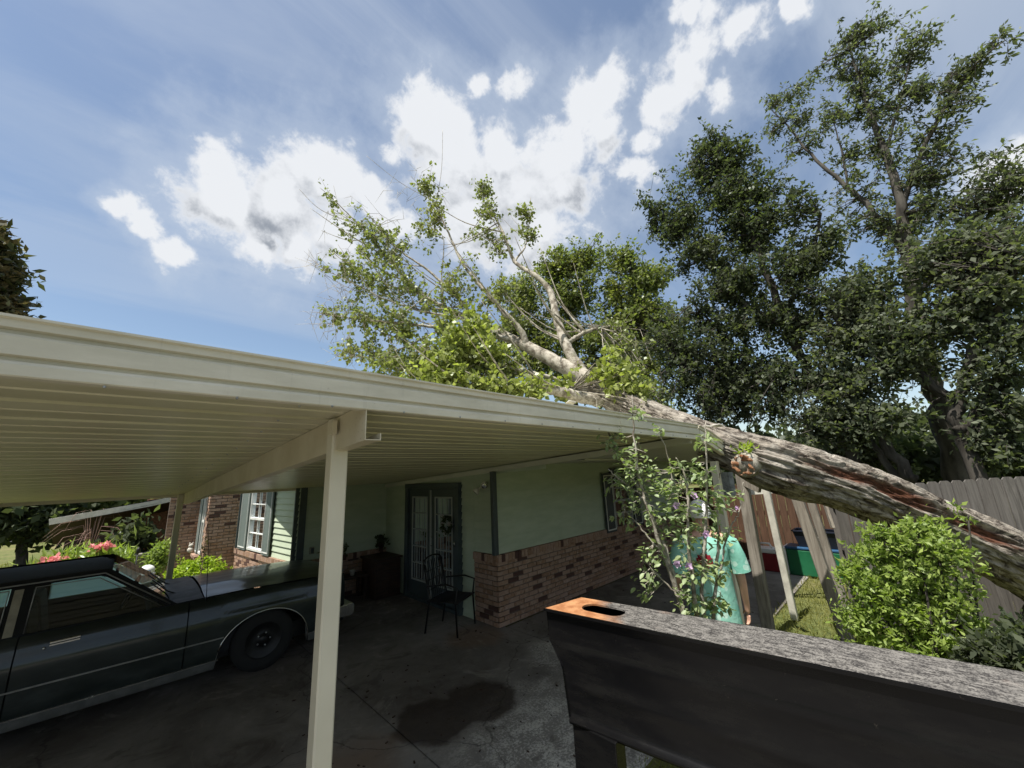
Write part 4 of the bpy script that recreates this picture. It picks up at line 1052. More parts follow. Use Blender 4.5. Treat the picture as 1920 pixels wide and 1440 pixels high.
q.add(rings_, [(k_*n_+i, k_*n_+(i+1) % n_, (k_+1)*n_+(i+1) % n_, (k_+1)*n_+i) for k_ in range(5) for i in range(n_)]+[tuple(range(5*n_, 6*n_))]); q.build('cut_face', 'cut_wood', stb, True)
P = np.array([sp0+sdn*random.uniform(0.05, .33)+V3((random.gauss(0, .05), random.gauss(0, .05), 0.15+random.uniform(-.02, .05))) for _ in range(420)])
stuff(link('fern_tuft', np_mesh('fern_tuft', *leaf_np(P, 0.055, droop=-0.5, wide=0.35)), 'leaf_lime', ft))

def limb_pts(L): return [at(px, py, d) for px, py, d, r in L], [r for *_, r in L]
LIMBS = [
 [(1135, 742, 5.62, .170), (1100, 712, 5.7, .155), (1040, 678, 5.85, .125), (985, 648, 6.0, .105), (930, 622, 6.15, .085), (880, 598, 6.3, .065), (835, 578, 6.45, .052), (790, 550, 6.6, .04), (740, 500, 6.8, .028), (690, 440, 7.0, .018), (640, 388, 7.2, .010), (600, 352, 7.3, .004)],
 [(1118, 728, 5.65, .135), (1085, 690, 5.75, .105), (1062, 650, 5.85, .088), (1045, 600, 6.0, .075), (1032, 548, 6.15, .062), (1005, 518, 6.25, .05), (965, 490, 6.4, .038), (945, 440, 6.55, .028), (920, 390, 6.7, .018), (897, 340, 6.85, .006)],
 [(988, 652, 5.98, .075), (978, 622, 5.95, .058), (945, 585, 6.0, .047), (905, 540, 6.1, .037), (868, 495, 6.2, .028), (838, 430, 6.35, .018), (810, 375, 6.5, .011), (770, 330, 6.6, .004)],
 [(962, 640, 5.9, .05), (900, 622, 5.8, .036), (830, 615, 5.75, .028), (750, 606, 5.75, .02), (670, 598, 5.8, .012), (600, 588, 5.9, .004)],
 [(1128, 752, 5.55, .12), (1080, 742, 5.35, .095), (1020, 728, 5.2, .075), (960, 726, 5.1, .058), (905, 722, 5.05, .04), (840, 727, 5.0, .02), (790, 735, 5.0, .008)],
 [(1110, 748, 5.6, .05), (1050, 715, 5.5, .035), (1000, 700, 5.45, .03), (940, 705, 5.4, .02), (880, 700, 5.4, .008)],
 [(1058, 645, 5.86, .05), (1078, 634, 5.95, .04), (1110, 618, 6.1, .03), (1150, 612, 6.3, .012), (1185, 600, 6.5, .004)],
 [(965, 490, 6.4, .024), (985, 460, 6.5, .016), (992, 420, 6.6, .010), (995, 370, 6.7, .004)],
 [(905, 620, 6.2, .036), (860, 560, 6.3, .03), (800, 505, 6.4, .022), (740, 462, 6.5, .014), (690, 400, 6.6, .006)],
 [(832, 578, 6.4, .026), (828, 520, 6.35, .014), (832, 450, 6.3, .008), (815, 430, 6.3, .004)],
 [(880, 600, 6.2, .03), (800, 585, 6.1, .02), (720, 560, 6.0, .012), (640, 520, 6.0, .007), (590, 500, 6.05, .003)],
 [(830, 616, 5.8, .02), (760, 650, 5.7, .014), (700, 668, 5.7, .008), (630, 668, 5.75, .003)],
 [(800, 555, 6.5, .022), (730, 535, 6.5, .014), (660, 500, 6.5, .009), (620, 470, 6.5, .004)],
 [(1010, 716, 5.4, .03), (960, 690, 5.3, .02), (900, 676, 5.3, .012), (830, 680, 5.3, .006)],
]
q = MB(); LP = []; LR = []
for L in LIMBS:
    p_, r_ = limb_pts(L); p_, r_ = catmull(p_, r_, 9)
    p_ = [p+np.array([random.gauss(0, 1) for _ in range(3)])*min(0.005, rr*0.2) for p, rr in zip(p_, r_)]
    q.tube(p_, [rr*0.88*(1+0.05*mnoise.noise(V3(p)*6)) for p, rr in zip(p_, r_)], 12)
    if True:
        for p, rr in zip(p_, r_): LP.append(p); LR.append(rr)
q.build('limb', 'pale_bark', ft, True)
q = MB(); cand = [i for i, (p, rr) in enumerate(zip(LP, LR)) if 0.010 < rr < 0.06]
for k in range(60):
    i = random.choice(cand); p0_ = LP[i]; L_ = random.uniform(0.6, 1.7); rr = LR[i]*0.55
    dv = np.array([-0.55+random.gauss(0, .30), 0.40+random.gauss(0, .30), 0.42+random.gauss(0, .33)]); dv /= np.linalg.norm(dv)
    mid_ = p0_+dv*L_*0.5+np.array([random.gauss(0, .05), random.gauss(0, .05), random.gauss(0, .05)-0.03]); e_ = p0_+dv*L_+np.array([0, 0, 0.12*L_])
    if e_[2] < 3.0: e_[2] = 3.0+random.random()*0.2
    p_, r_ = catmull([p0_, mid_, e_], [min(rr, .02), min(rr, .02)*0.6, 0.003], 5); q.tube(p_, r_, 6)
    for p, r2 in zip(p_[2:], r_[2:]): LP.append(p); LR.append(r2)
stuff(q.build('thin_branches', 'pale_bark', ft, True))
LP = np.array(LP); LR = np.array(LR)
def clusters(lobes, LP, LR, leaf, n_leaf, cr, dens=1.0, wind=None, up=0.15, bare=0.0, droop=0.3, wide=0.62, tw=0.008, shell=0.55):
    """lobes (px, py, d, r_px, count): leafy twigs that start on the nearest limb"""
    C = []
    for (px, py, d, rp, cnt) in lobes:
        c = at(px, py, d); r_ = px_m(px, py, d, rp); n = max(1, int(cnt*dens))
        v = unit(rng.normal(size=(n, 3)))*(rng.random((n, 1))**(shell))*r_; v[:, 2] *= 0.9
        C.append(c+v)
    C = np.concatenate(C)
    thin = LR <= np.quantile(LR, 0.75)
    A = LP[thin]; AR = LR[thin]
    near = np.empty(len(C), dtype=int)
    for s_ in range(0, len(C), 400):
        dd = ((C[s_:s_+400, None, :]-A[None])**2).sum(2)+rng.random((1, len(A)))*0.05
        near[s_:s_+400] = dd.argmin(1)
    S0 = A[near]; d0 = C-S0; ln = np.linalg.norm(d0, axis=1, keepdims=True)
    mid = S0+d0*0.5+rng.normal(size=C.shape)*ln*0.10+np.array([0, 0, 1])*ln*up*0.5
    rr = np.minimum(AR[near]*0.6, tw+ln[:, 0]*0.004)
    parts = [sticks_np(S0, mid, rr, rr*0.7), sticks_np(mid, C, rr*0.7, rr*0.3)]
    # side twigs
    k = 3
    B = np.repeat(C, k, 0); M_ = np.repeat(mid, k, 0); T = rng.random((len(B), 1))
    b0 = M_+(B-M_)*T; b1 = b0+rng.normal(size=B.shape)*cr*0.9
    if wind is not None: b1 = b1+np.array(wind)*cr*1.4
    parts.append(sticks_np(b0, b1, np.full(len(B), tw*0.45), np.full(len(B), tw*0.15)))
    keep = rng.random(len(B)) > bare
    b0, b1 = b0[keep], b1[keep]
    nl = max(1, n_leaf//k)
    t = rng.random((len(b0)*nl, 1))**0.6; i = np.repeat(np.arange(len(b0)), nl)
    Pn = b0[i]+(b1[i]-b0[i])*t+rng.normal(size=(len(i), 3))*cr*0.22
    return merge(parts), leaf_np(Pn, leaf, droop, wide, wind)
FL = [(620, 370, 7.2, 22, 3), (665, 420, 7.0, 35, 8), (700, 450, 6.8, 42, 16), (740, 470, 6.6, 48, 26), (640, 500, 6.2, 42, 12), (690, 520, 6.3, 50, 22), (750, 540, 6.3, 50, 24), (805, 350, 6.5, 24, 12), (815, 400, 6.4, 26, 12), (790, 440, 6.4, 30, 8),
      (640, 590, 5.9, 40, 10), (700, 600, 5.9, 46, 18), (760, 620, 5.8, 50, 24), (820, 560, 6.2, 45, 14), (860, 520, 6.2, 40, 14), (900, 560, 6.2, 42, 16), (905, 355, 6.8, 20, 12), (915, 400, 6.7, 26, 14), (905, 440, 6.6, 24, 7), (930, 470, 6.5, 28, 8), (985, 400, 6.6, 18, 8), (992, 440, 6.5, 20, 8),
      (680, 650, 5.7, 40, 14), (740, 680, 5.6, 48, 26), (800, 680, 5.5, 50, 34), (860, 650, 5.6, 50, 34), (900, 690, 5.4, 46, 26), (950, 690, 5.4, 40, 16), (840, 620, 5.7, 40, 16), (945, 540, 6.2, 35, 10), (1150, 615, 6.3, 34, 12), (1180, 660, 6.1, 34, 12), (1200, 700, 5.9, 32, 14), (1230, 740, 5.7, 22, 10), (1160, 700, 5.7, 26, 8), (960, 600, 6.2, 28, 6), (900, 620, 5.7, 32, 10), (1260, 775, 5.6, 14, 5)]
tw_, lv_ = clusters(FL, LP, LR, 0.055, 24, 0.11, 1.65, wide=0.8, bare=0.15)
stuff(link('twigs', np_mesh('twigs', *tw_), 'pale_bark', ft)); stuff(link('leaves', np_mesh('leaves', *lv_), 'leaf_fallen', ft))
FL2 = [(800, 712, 5.2, 26, 16), (850, 722, 5.1, 24, 16), (900, 732, 5.05, 24, 16), (950, 738, 5.1, 22, 14), (1000, 742, 5.2, 20, 12), (1050, 730, 5.4, 20, 10), (880, 640, 5.3, 42, 26), (920, 660, 5.2, 34, 16), (850, 690, 5.2, 36, 16), (1170, 690, 5.6, 26, 12), (1215, 735, 5.5, 24, 10), (870, 610, 5.4, 26, 10)]
tw_, lv_ = clusters(FL2, LP, LR, 0.075, 36, 0.12, 1.0, wide=0.85)
stuff(link('bright_leaves', np_mesh('bright_leaves', *lv_), 'leaf_pale', ft))
BT = [(660, 420, 7.0, 60, 14), (640, 560, 5.95, 60, 16), (600, 500, 6.0, 40, 8), (610, 620, 5.8, 45, 8), (800, 350, 6.5, 40, 6), (760, 400, 6.5, 60, 10), (640, 660, 5.7, 40, 6)]
tw_, lv_ = clusters(BT, LP, LR, 0.04, 4, 0.16, 1.0, bare=0.9)
stuff(link('bare_twigs', np_mesh('bare_twigs', *tw_), 'pale_bark', ft))
# lifted roofing sheet and torn scraps by the fork
dbr = thing('torn_roof_flashing', 'torn grey metal roof flashing sticking up behind the trunk', 'flashing')
a, b = at(1165, 690, 6.3), at(1212, 745, 6.1); q = MB(); q.bar(a, b, 0.14, 0.02, up=(0.3, -0.8, 0.5)); q.bar(a+np.array([0.02, 0.05, 0.0]), b+np.array([0.02, 0.05, 0.0]), 0.03, 0.06, up=(0.3, -0.8, 0.5)); q.build('flashing_strip', 'torn_metal', dbr)
sc_ = thing('bark_scraps', 'pale splintered scraps lying on the carport roof edge beneath the lower limb', 'debris')
for (px, py, d, l, an) in ((1150, 776, 4.2, .10, 1.2), (1190, 786, 4.3, .14, .3), (1220, 795, 4.4, .2, -.2), (1240, 797, 4.45, .09, .8), (1330, 822, 4.7, .16, .4), (1352, 838, 4.75, .12, 1.1), (1000, 748, 3.7, .08, .6), (1045, 757, 3.9, .20, .2), (1070, 755, 3.95, .16, .9), (1058, 762, 3.8, .22, -.3), (1085, 766, 3.9, .12, .5), (1275, 806, 4.5, .3, .15), (1300, 812, 4.6, .2, .6)):
    c = at(px, py, d); c[2] = max(c[2], roof_z(c[1])+0.10); q = MB(); q.box(c, (l, 0.07, 0.012), Matrix.Rotation(an, 3, 'Z') @ Matrix.Rotation(0.3, 3, 'X')); q.build('splinter', 'stone_pale', sc_)

# ------------------------------------------------------------------ standing trees
def big_tree(name, label, limbs, lobes, leaf, leafmat, n_leaf=40, cr=0.5, dens=1.0, wind=None, bark='dark_bark', group=None, tw=0.02, wide=0.62, droop=0.3, bare=0.0):
    p0 = at(*limbs[0][0][:3]); t = thing(name, label, 'tree', (p0[0], p0[1], 0), group)
    q = MB(); LPn = []; LRn = []
    for li_, L in enumerate(limbs):
        p_, r_ = limb_pts(L)
        if li_ == 0: p_[0][2] = min(p_[0][2], 0.0)
        p_, r_ = catmull(p_, r_, 5)
        p_ = [p+np.array([random.gauss(0, 1) for _ in range(3)])*min(0.05, rr*0.25) for p, rr in zip(p_, r_)]
        q.tube(p_, [rr*0.78 for rr in r_], 9)
        LPn += p_; LRn += r_
    q.build('trunk', bark, t, True)
    tw_, lv_ = clusters(lobes, np.array(LPn), np.array(LRn), leaf, n_leaf, cr, dens, wind, tw=tw, wide=wide, droop=droop, bare=bare)
    stuff(link('twigs', np_mesh('twigs', *tw_), bark, t)); stuff(link('crown', np_mesh('crown', *lv_), leafmat, t))
    return t
TG = 'tall trees beyond the wooden fence'
big_tree('maple_tree', 'tallest tree, its crown blown sideways high above the grey fence',
 [[(1800, 900, 13, .30), (1770, 800, 13, .26), (1742, 700, 13, .24), (1720, 600, 13, .21), (1705, 500, 13, .18), (1690, 400, 13, .14), (1660, 290, 13, .10), (1625, 190, 13, .06), (1590, 80, 13, .02)],
  [(1700, 470, 13, .11), (1640, 400, 13, .09), (1590, 350, 13, .07), (1530, 300, 13, .05), (1480, 240, 13, .03), (1440, 200, 13, .01)],
  [(1690, 400, 13, .09), (1720, 300, 13, .07), (1770, 210, 13, .05), (1820, 130, 13, .03), (1885, 75, 13, .01)],
  [(1715, 560, 13, .10), (1790, 460, 13, .07), (1850, 380, 13, .04), (1900, 330, 13, .01)],
  [(1590, 350, 13, .04), (1580, 290, 13, .03), (1560, 220, 13, .01)],
  [(1660, 290, 13, .05), (1690, 180, 13, .03), (1720, 60, 13, .01)]],
 [(1590, 70, 13, 30, 14), (1570, 130, 13, 38, 24), (1620, 50, 13, 26, 12), (1640, 130, 13, 48, 36), (1610, 200, 13, 50, 38), (1680, 190, 13, 50, 32), (1710, 100, 13, 34, 14), (1740, 170, 13, 46, 22), (1660, 45, 13, 20, 8),
  (1740, 60, 13, 26, 8), (1790, 140, 13, 36, 14), (1830, 110, 13, 28, 10), (1870, 85, 13, 22, 7), (1800, 200, 13, 36, 12), (1750, 250, 13, 46, 22), (1600, 290, 13, 45, 20), (1660, 270, 13, 42, 24), (1450, 200, 13, 32, 14), (1500, 220, 13, 40, 22), (1440, 250, 13, 28, 9), (1510, 150, 13, 28, 11), (1540, 240, 13, 34, 14), (1500, 280, 13, 34, 11),
  (1700, 330, 13, 50, 26), (1760, 330, 13, 45, 24), (1640, 340, 13, 38, 12), (1800, 310, 13, 36, 14), (1850, 290, 13, 30, 8), (1820, 370, 13, 60, 40), (1740, 410, 13, 60, 40), (1880, 380, 13, 50, 32), (1670, 430, 13, 48, 24), (1610, 430, 13, 45, 22), (1910, 340, 13, 40, 18), (1560, 390, 13, 36, 10), (1900, 450, 12.5, 60, 44)],
 0.112, 'leaf_tall', 40, 0.22, 0.74, (0.55, -0.35, 0.12), 'grey_bark', TG, 0.014, 0.42, 0.1)
big_tree('oak_tree', 'dense dark tree standing left of the tallest one behind the carport corner',
 [[(1650, 900, 12, .17), (1590, 820, 12, .16), (1530, 720, 12, .15), (1480, 620, 12, .13), (1440, 520, 12, .11), (1400, 420, 12, .08), (1370, 330, 12, .05), (1340, 260, 12, .02)],
  [(1480, 620, 12, .09), (1400, 570, 12, .07), (1330, 500, 12, .05), (1260, 430, 12, .03), (1215, 390, 12, .01)],
  [(1530, 720, 12, .09), (1440, 700, 12, .07), (1350, 680, 12, .05), (1270, 660, 12, .03)],
  [(1470, 600, 12, .08), (1520, 480, 12, .06), (1540, 400, 12, .03)],
  [(1400, 570, 12, .06), (1360, 620, 12, .05), (1290, 560, 12, .02)]],
 [(1340, 280, 12, 38, 26), (1310, 340, 12, 46, 36), (1380, 300, 12, 42, 34), (1290, 320, 12, 28, 12), (1300, 400, 12, 46, 42), (1370, 380, 12, 60, 60), (1430, 350, 12, 44, 26), (1240, 400, 12, 28, 14), (1225, 430, 12, 22, 8), (1270, 440, 12, 34, 20), (1210, 380, 12, 14, 5), (1340, 460, 12, 60, 66), (1420, 430, 12, 62, 60), (1480, 400, 12, 48, 34), (1270, 500, 12, 22, 8), (1400, 520, 12, 70, 70), (1480, 500, 12, 62, 54), (1340, 560, 12, 60, 54), (1550, 470, 12, 50, 32),
  (1420, 610, 12, 70, 66), (1500, 590, 12, 65, 54), (1340, 650, 12, 62, 56), (1270, 620, 12, 46, 30), (1280, 700, 12, 50, 36), (1400, 700, 12, 75, 66), (1330, 750, 12, 60, 50), (1480, 700, 12, 70, 56), (1420, 780, 12, 60, 50), (1250, 750, 12, 30, 16), (1340, 790, 12, 40, 24), (1210, 640, 12, 34, 16)],
 0.105, 'leaf_dark', 50, 0.25, 1.0, (0.1, -0.05, 0.0), 'dark_bark', TG, 0.014, 0.55, 0.2)
big_tree('elm_tree', 'broad shady tree leaning over the right end of the grey fence',
 [[(1850, 905, 11.5, .17), (1805, 820, 11.5, .15), (1795, 760, 11.5, .13), (1830, 660, 11.5, .12), (1880, 560, 11.5, .08), (1920, 480, 11.5, .03)],
  [(1800, 810, 11.5, .13), (1850, 740, 11.5, .10), (1910, 640, 11.5, .06), (1960, 560, 11.5, .02)],
  [(1800, 760, 11.5, .10), (1720, 700, 11.5, .07), (1640, 660, 11.5, .04), (1580, 640, 11.5, .01)],
  [(1710, 905, 11.5, .15), (1650, 810, 11.5, .12), (1600, 740, 11.5, .08), (1560, 680, 11.5, .03)],
  [(1690, 905, 11.7, .10), (1630, 830, 11.7, .08), (1600, 780, 11.7, .04)]],
 [(1580, 540, 11.8, 60, 46), (1650, 520, 11.8, 62, 46), (1730, 500, 11.8, 62, 46), (1800, 470, 11.8, 60, 46), (1870, 540, 11.5, 60, 46), (1640, 610, 11.5, 66, 50), (1720, 600, 11.5, 66, 48), (1800, 590, 11.5, 66, 46), (1880, 620, 11.5, 60, 34), (1570, 640, 11.5, 55, 44), (1560, 730, 11.5, 60, 46), (1640, 700, 11.5, 60, 46), (1700, 680, 11.5, 50, 26), (1850, 700, 11.5, 54, 26), (1900, 760, 11.5, 54, 22), (1560, 800, 11.5, 50, 34), (1500, 800, 11.5, 50, 32), (1620, 790, 11.3, 46, 26), (1680, 770, 11.2, 40, 18), (1910, 850, 11.5, 45, 26), (1860, 820, 11.8, 40, 16), (1640, 850, 12.5, 50, 26), (1560, 860, 12.5, 40, 20)],
 0.105, 'leaf_tall', 50, 0.27, 1.05, (0.15, -0.1, 0.0), 'dark_bark', TG, 0.014, 0.55, 0.2)
big_tree('back_tree', 'olive green tree seen through the bare limbs of the fallen one',
 [[(1090, 880, 17, .25), (1080, 760, 17, .2), (1070, 640, 17, .14), (1060, 520, 17, .05)], [(1080, 700, 17, .1), (1160, 600, 17, .07), (1200, 520, 17, .03)], [(1075, 700, 17, .1), (1000, 620, 17, .06), (960, 560, 17, .02)]],
 [(1060, 490, 17, 36, 26), (1010, 510, 17, 40, 30), (1120, 475, 17, 40, 30), (1160, 480, 17, 28, 18), (980, 560, 17, 46, 40), (1050, 560, 17, 55, 54), (1120, 550, 17, 55, 54), (1190, 540, 17, 46, 40), (1240, 520, 17, 34, 22), (960, 620, 17, 44, 34), (1020, 640, 17, 55, 50), (1090, 640, 17, 55, 54), (1170, 620, 17, 55, 54), (1240, 600, 17, 46, 40), (1000, 700, 17, 50, 36), (1080, 710, 17, 50, 36), (1170, 700, 17, 50, 40), (1240, 690, 17, 45, 36), (930, 680, 17, 40, 22), (1290, 640, 17, 40, 24), (1230, 760, 16, 50, 34), (1150, 750, 16, 40, 20)],
 0.15, 'leaf_olive', 40, 0.36, 1.45, None, 'dark_bark', None, 0.014, 0.6)
big_tree('magnolia_tree', 'reddish green tree top poking over the left end of the carport fascia',
 [[(-70, 930, 8, .16), (-65, 760, 8, .13), (-60, 640, 8, .10), (-40, 540, 8, .06), (-15, 450, 8, .02)], [(-60, 600, 8, .05), (-20, 560, 8, .03), (20, 520, 8, .01)], [(-60, 620, 8, .05), (-20, 590, 8, .03), (20, 575, 8, .01)]],
 [(-12, 445, 8, 12, 9), (-28, 470, 8, 24, 16), (-18, 500, 8, 20, 13), (-6, 520, 8, 13, 7), (-14, 545, 8, 22, 15), (0, 575, 8, 14, 10), (-15, 590, 8, 26, 16), (-50, 500, 8, 45, 30), (-60, 580, 8, 55, 36)],
 0.115, 'leaf_red', 34, 0.13, 1.2, (0.1, -0.02, 0.1), 'dark_bark', None, 0.01, 0.40)
# trees and shrubs beyond the driveway, under the far gutter
YG = 'trees across the front garden'
big_tree('garden_tree', 'dark tree with forked trunk on the lawn near the parked hatchback', [[(38, 1062, 19, .17), (42, 1020, 19, .15), (45, 985, 19, .14), (60, 950, 19, .12), (70, 920, 19, .1)], [(45, 985, 19, .2), (15, 950, 19, .12), (-20, 920, 19, .06)]],
 [(40, 965, 19, 32, 46), (80, 950, 19, 36, 50), (10, 950, 19, 36, 44), (-30, 955, 19, 40, 40), (110, 965, 19, 28, 28), (60, 900, 19, 60, 60), (0, 890, 19, 60, 50)], 0.20, 'leaf_dark', 40, 0.40, 1.3, None, 'dark_bark', YG, 0.02)
big_tree('holly_tree', 'glossy broad shrub-like tree above the sloping neighbour roof', [[(190, 1020, 21, .2), (190, 960, 21, .14), (190, 900, 21, .05)], [(190, 960, 21, .1), (150, 930, 21, .06), (120, 900, 21, .02)]],
 [(150, 950, 20, 32, 60), (190, 940, 20, 36, 66), (225, 950, 20, 30, 50), (130, 975, 20, 24, 30), (260, 935, 21, 30, 40), (170, 900, 20, 50, 60), (110, 940, 22, 30, 30)], 0.22, 'leaf_olive', 34, 0.40, 1.3, None, 'dark_bark', YG, 0.02)
big_tree('far_tree', 'dark leafy tree standing far off across the street', [[(-60, 1020, 44, .4), (-50, 960, 44, .3), (-50, 880, 44, .1)]],
 [(-60, 980, 44, 40, 60), (0, 990, 44, 34, 50), (60, 985, 44, 34, 50), (120, 985, 44, 34, 50), (180, 985, 42, 34, 50), (240, 980, 42, 30, 40), (-40, 930, 44, 46, 60), (40, 930, 44, 46, 60), (130, 930, 44, 46, 60), (220, 925, 44, 46, 60), (290, 920, 44, 40, 40)], 0.42, 'leaf_dark', 30, 0.9, 1.2, None, 'dark_bark', YG, 0.03)
# far-off wood all round, so that no bare horizon shows
V_, F_ = [], []
pts_ = []
for k in range(520):
    a = rng.random()*2*math.pi; d = rng.uniform(48, 75)
    deg = math.degrees(a) % 360
    if 60 < deg < 150: d = rng.uniform(55, 80)
    c = np.array([d*math.cos(a), d*math.sin(a), rng.uniform(1, 5.5)]); n = 90
    v = unit(rng.normal(size=(n, 3)))*(rng.random((n, 1))**0.45)*np.array([3.2, 3.2, 2.6]); pts_.append(c+v)
stuff(tag(link('distant_wood', np_mesh('distant_wood', *leaf_np(np.concatenate(pts_), 1.0, wide=0.8)), 'leaf_dark'), 'belt of dark woodland far beyond the gardens', 'woodland'))
under = []
for (px, py, d, r, n) in ((1400, 850, 13, 50, 500), (1470, 870, 13, 45, 500), (1560, 880, 13.5, 50, 500), (1650, 870, 14, 60, 600), (1740, 870, 14, 60, 500), (1850, 870, 14, 60, 500), (1930, 860, 14, 60, 400), (1330, 830, 13, 50, 400), (1260, 800, 13, 40, 300)):
    c = at(px, py, d); rr = px_m(px, py, d, r); under.append(c+unit(rng.normal(size=(n, 3)))*(rng.random((n, 1))**0.4)*rr)
stuff(tag(link('undergrowth', np_mesh('undergrowth', *leaf_np(np.concatenate(under), 0.24, wide=0.7)), 'leaf_dark'), 'dark undergrowth in the shade beneath the tall trees', 'undergrowth'))

# ------------------------------------------------------------------ fences
def fence(name, label, p0, p1, h0, h1, bw, matn, gap=0.008, lean=0.0, dog=0.03, rails=True):
    t = thing(name, label, 'fence', (p0[0], p0[1], 0)); p0 = V3((*p0, 0)); p1 = V3((*p1, 0)); L = (p1-p0).length; u = (p1-p0)/L; n = V3((-u.y, u.x, 0))
    if n.dot(-p0) < 0: n = -n
    k = int(L/(bw+gap)); pr = None
    for i in range(k):
        x_ = i*(bw+gap); h = h0+(h1-h0)*i/k+random.uniform(-0.006, 0.006); c = dog
        pf = [(0, 0.03), (bw, 0.03), (bw, h-c), (bw-c*0.9, h), (c*0.9, h), (0, h-c)]
        q = MB(); q.prism(pf, p0+u*x_+n*(0.012+random.uniform(-0.003, 0.003)), u, V3((lean+random.uniform(-.004, .004), 0, 1)), n*0.016); q.build('fence_board', matn, t)
    if rails:
        for z in (0.35, 1.0, 1.55):
            q = MB(); q.bar(p0-n*0.02+V3((0, 0, z)), p1-n*0.02+V3((0, 0, z*h1/h0)), 0.04, 0.09); q.build('rail', matn, t)
    for i in range(int(L/2.4)+1):
        q = MB(); c = p0+u*min(L-0.05, i*2.4+0.05)-n*0.09; q.bar(c, c+V3((0, 0, h0-0.05)), 0.09, 0.09); q.build('fence_post', matn, t)
    return t
fence('grey_fence', 'weathered grey dog-eared board fence behind the fallen trunk', (7.02, 0.92), (11.2, -4.2), 1.76, 1.93, 0.137, 'grey_plank', gap=0.014)
fence('brown_fence', 'brown stained board fence behind the coolers at the patio end', (10.12, 4.4), (10.12, 0.9), 1.50, 1.70, 0.135, 'brown_plank')
q = MB(); q.box((10.03, 2.9, 0.02), (0.16, 3.4, 0.10)); struct(q.build('kerb', 'stone_pale'))
# ------------------------------------------------------------------ collapsed patio cover frame
pg = thing('patio_cover_frame', 'battered white and grey timber frame of the patio cover crushed by the trunk', 'patio cover', (6.5, 1.6, 0))
def wpost(p0, p1, w, matn, label=None):
    q = MB(); q.bar(p0, p1, w, w, up=(0, 1, 0), bev=0.008); return q.build('frame_post', matn, pg, label=label)
wpost((5.99, 1.70, 0), (5.95, 1.69, 2.12), 0.125, 'post_wood', 'thick weathered grey post')
wpost((6.95, 1.62, 0.0), (6.70, 1.62, 2.02), 0.085, 'off_white_paint', 'slender off-white post')
C0, D0 = V3((6.38, 0.98, 0)), V3((6.88, 0.98, 0))
wpost(C0, V3((6.38, 1.22, 1.86)), 0.12, 'post_wood', 'leaning weathered grey post'); wpost(D0, V3((6.80, 1.16, 1.92)), 0.09, 'post_wood', 'leaning weathered grey post')
q = MB(); q.bar(at(1408, 908, 7.6), at(1478, 908, 8.0), 0.04, 0.06); q.bar(at(1400, 922, 7.6), at(1500, 915, 7.8), 0.05, 0.10); q.bar(at(1478, 908, 7.8), at(1503, 934, 7.2), 0.05, 0.12); q.build('cover_beam', 'off_white_paint', pg)
q = MB(); q.bar(at(1385, 900, 6.2), at(1425, 918, 6.0), 0.05, 0.08); q.bar(at(1540, 925, 6.6), at(1562, 990, 6.5), 0.03, 0.05); q.build('broken_rail', 'post_wood', pg)
q = MB(); q.bar(at(1532, 1050, 6.9), at(1548, 1085, 6.9), 0.04, 0.05); q.build('broken_rail', 'off_white_paint', pg)
q = MB(); a = at(1347, 900, 7.4); b = at(1378, 930, 7.4)
nfl = 10
for i in range(nfl):
    x0 = a+(b-a)*i/nfl; x1 = a+(b-a)*(i+1)/nfl; z0, z1 = a[2]-0.25, a[2]+0.12; w_ = 0.02 if i % 2 else -0.02
    q.add([(x0[0]-w_, x0[1]+w_, z0), (x1[0]+w_, x1[1]-w_, z0), (x1[0]+w_, x1[1]-w_, z1), (x0[0]-w_, x0[1]+w_, z1)], [(0, 1, 2, 3)])
q.build('corrugated_sheet', 'poly_sheet', pg)
# ------------------------------------------------------------------ coolers and crate on the patio
def cooler(name, label, c, d, body, lid, lidh):
    t = thing(name, label, 'cooler', (c[0], c[1], 0))
    q = MB(); q.box((c[0], c[1], d[2]/2), d); q.build('cooler_body', body, t, bevel=0.02)
    q = MB(); q.box((c[0], c[1], d[2]+lidh/2+0.002), (d[0]*1.03, d[1]*1.02, lidh)); q.build('lid', lid, t, bevel=0.015)
    return t
gc = cooler('green_cooler', 'large green cooler with blue lid and white end on the patio', (9.72, 1.66, 0), (0.42, 0.98, 0.47), 'green_plastic', 'blue_plastic', 0.05)
q = MB(); q.box((9.72, 2.185, 0.25), (0.43, 0.06, 0.50)); q.build('end_panel', 'white_plastic', gc, bevel=0.01)
rc = cooler('red_cooler', 'small red cooler with white lid left of the green one', (9.72, 2.52, 0), (0.30, 0.38, 0.34), 'red_plastic', 'white_plastic', 0.09)
q = MB(); q.tube([(9.66, 2.70, 0.36), (9.66, 2.62, 0.52), (9.66, 2.46, 0.52), (9.66, 2.36, 0.36)], 0.02, 8); q.build('handle', 'white_plastic', rc, True)
ct = thing('storage_tote', 'black open plastic tote with white printing on top of the green cooler', 'tote', (9.72, 1.66, 0.53))
q = MB(); c0, c1 = 0.525, 0.82; a0, a1, b0, b1 = 0.15, 0.21, 0.30, 0.36
cx_, cy_ = 9.72, 1.62
vs = [(cx_+sx_*a0, cy_+sy_*b0, c0) for sx_, sy_ in ((-1,-1),(1,-1),(1,1),(-1,1))]+[(cx_+sx_*a1, cy_+sy_*b1, c1) for sx_, sy_ in ((-1,-1),(1,-1),(1,1),(-1,1))]
q.add(vs, [(3,2,1,0),(0,1,5,4),(1,2,6,5),(2,3,7,6),(3,0,4,7)]); q.build('tub', 'navy_plastic', ct)
q = MB()
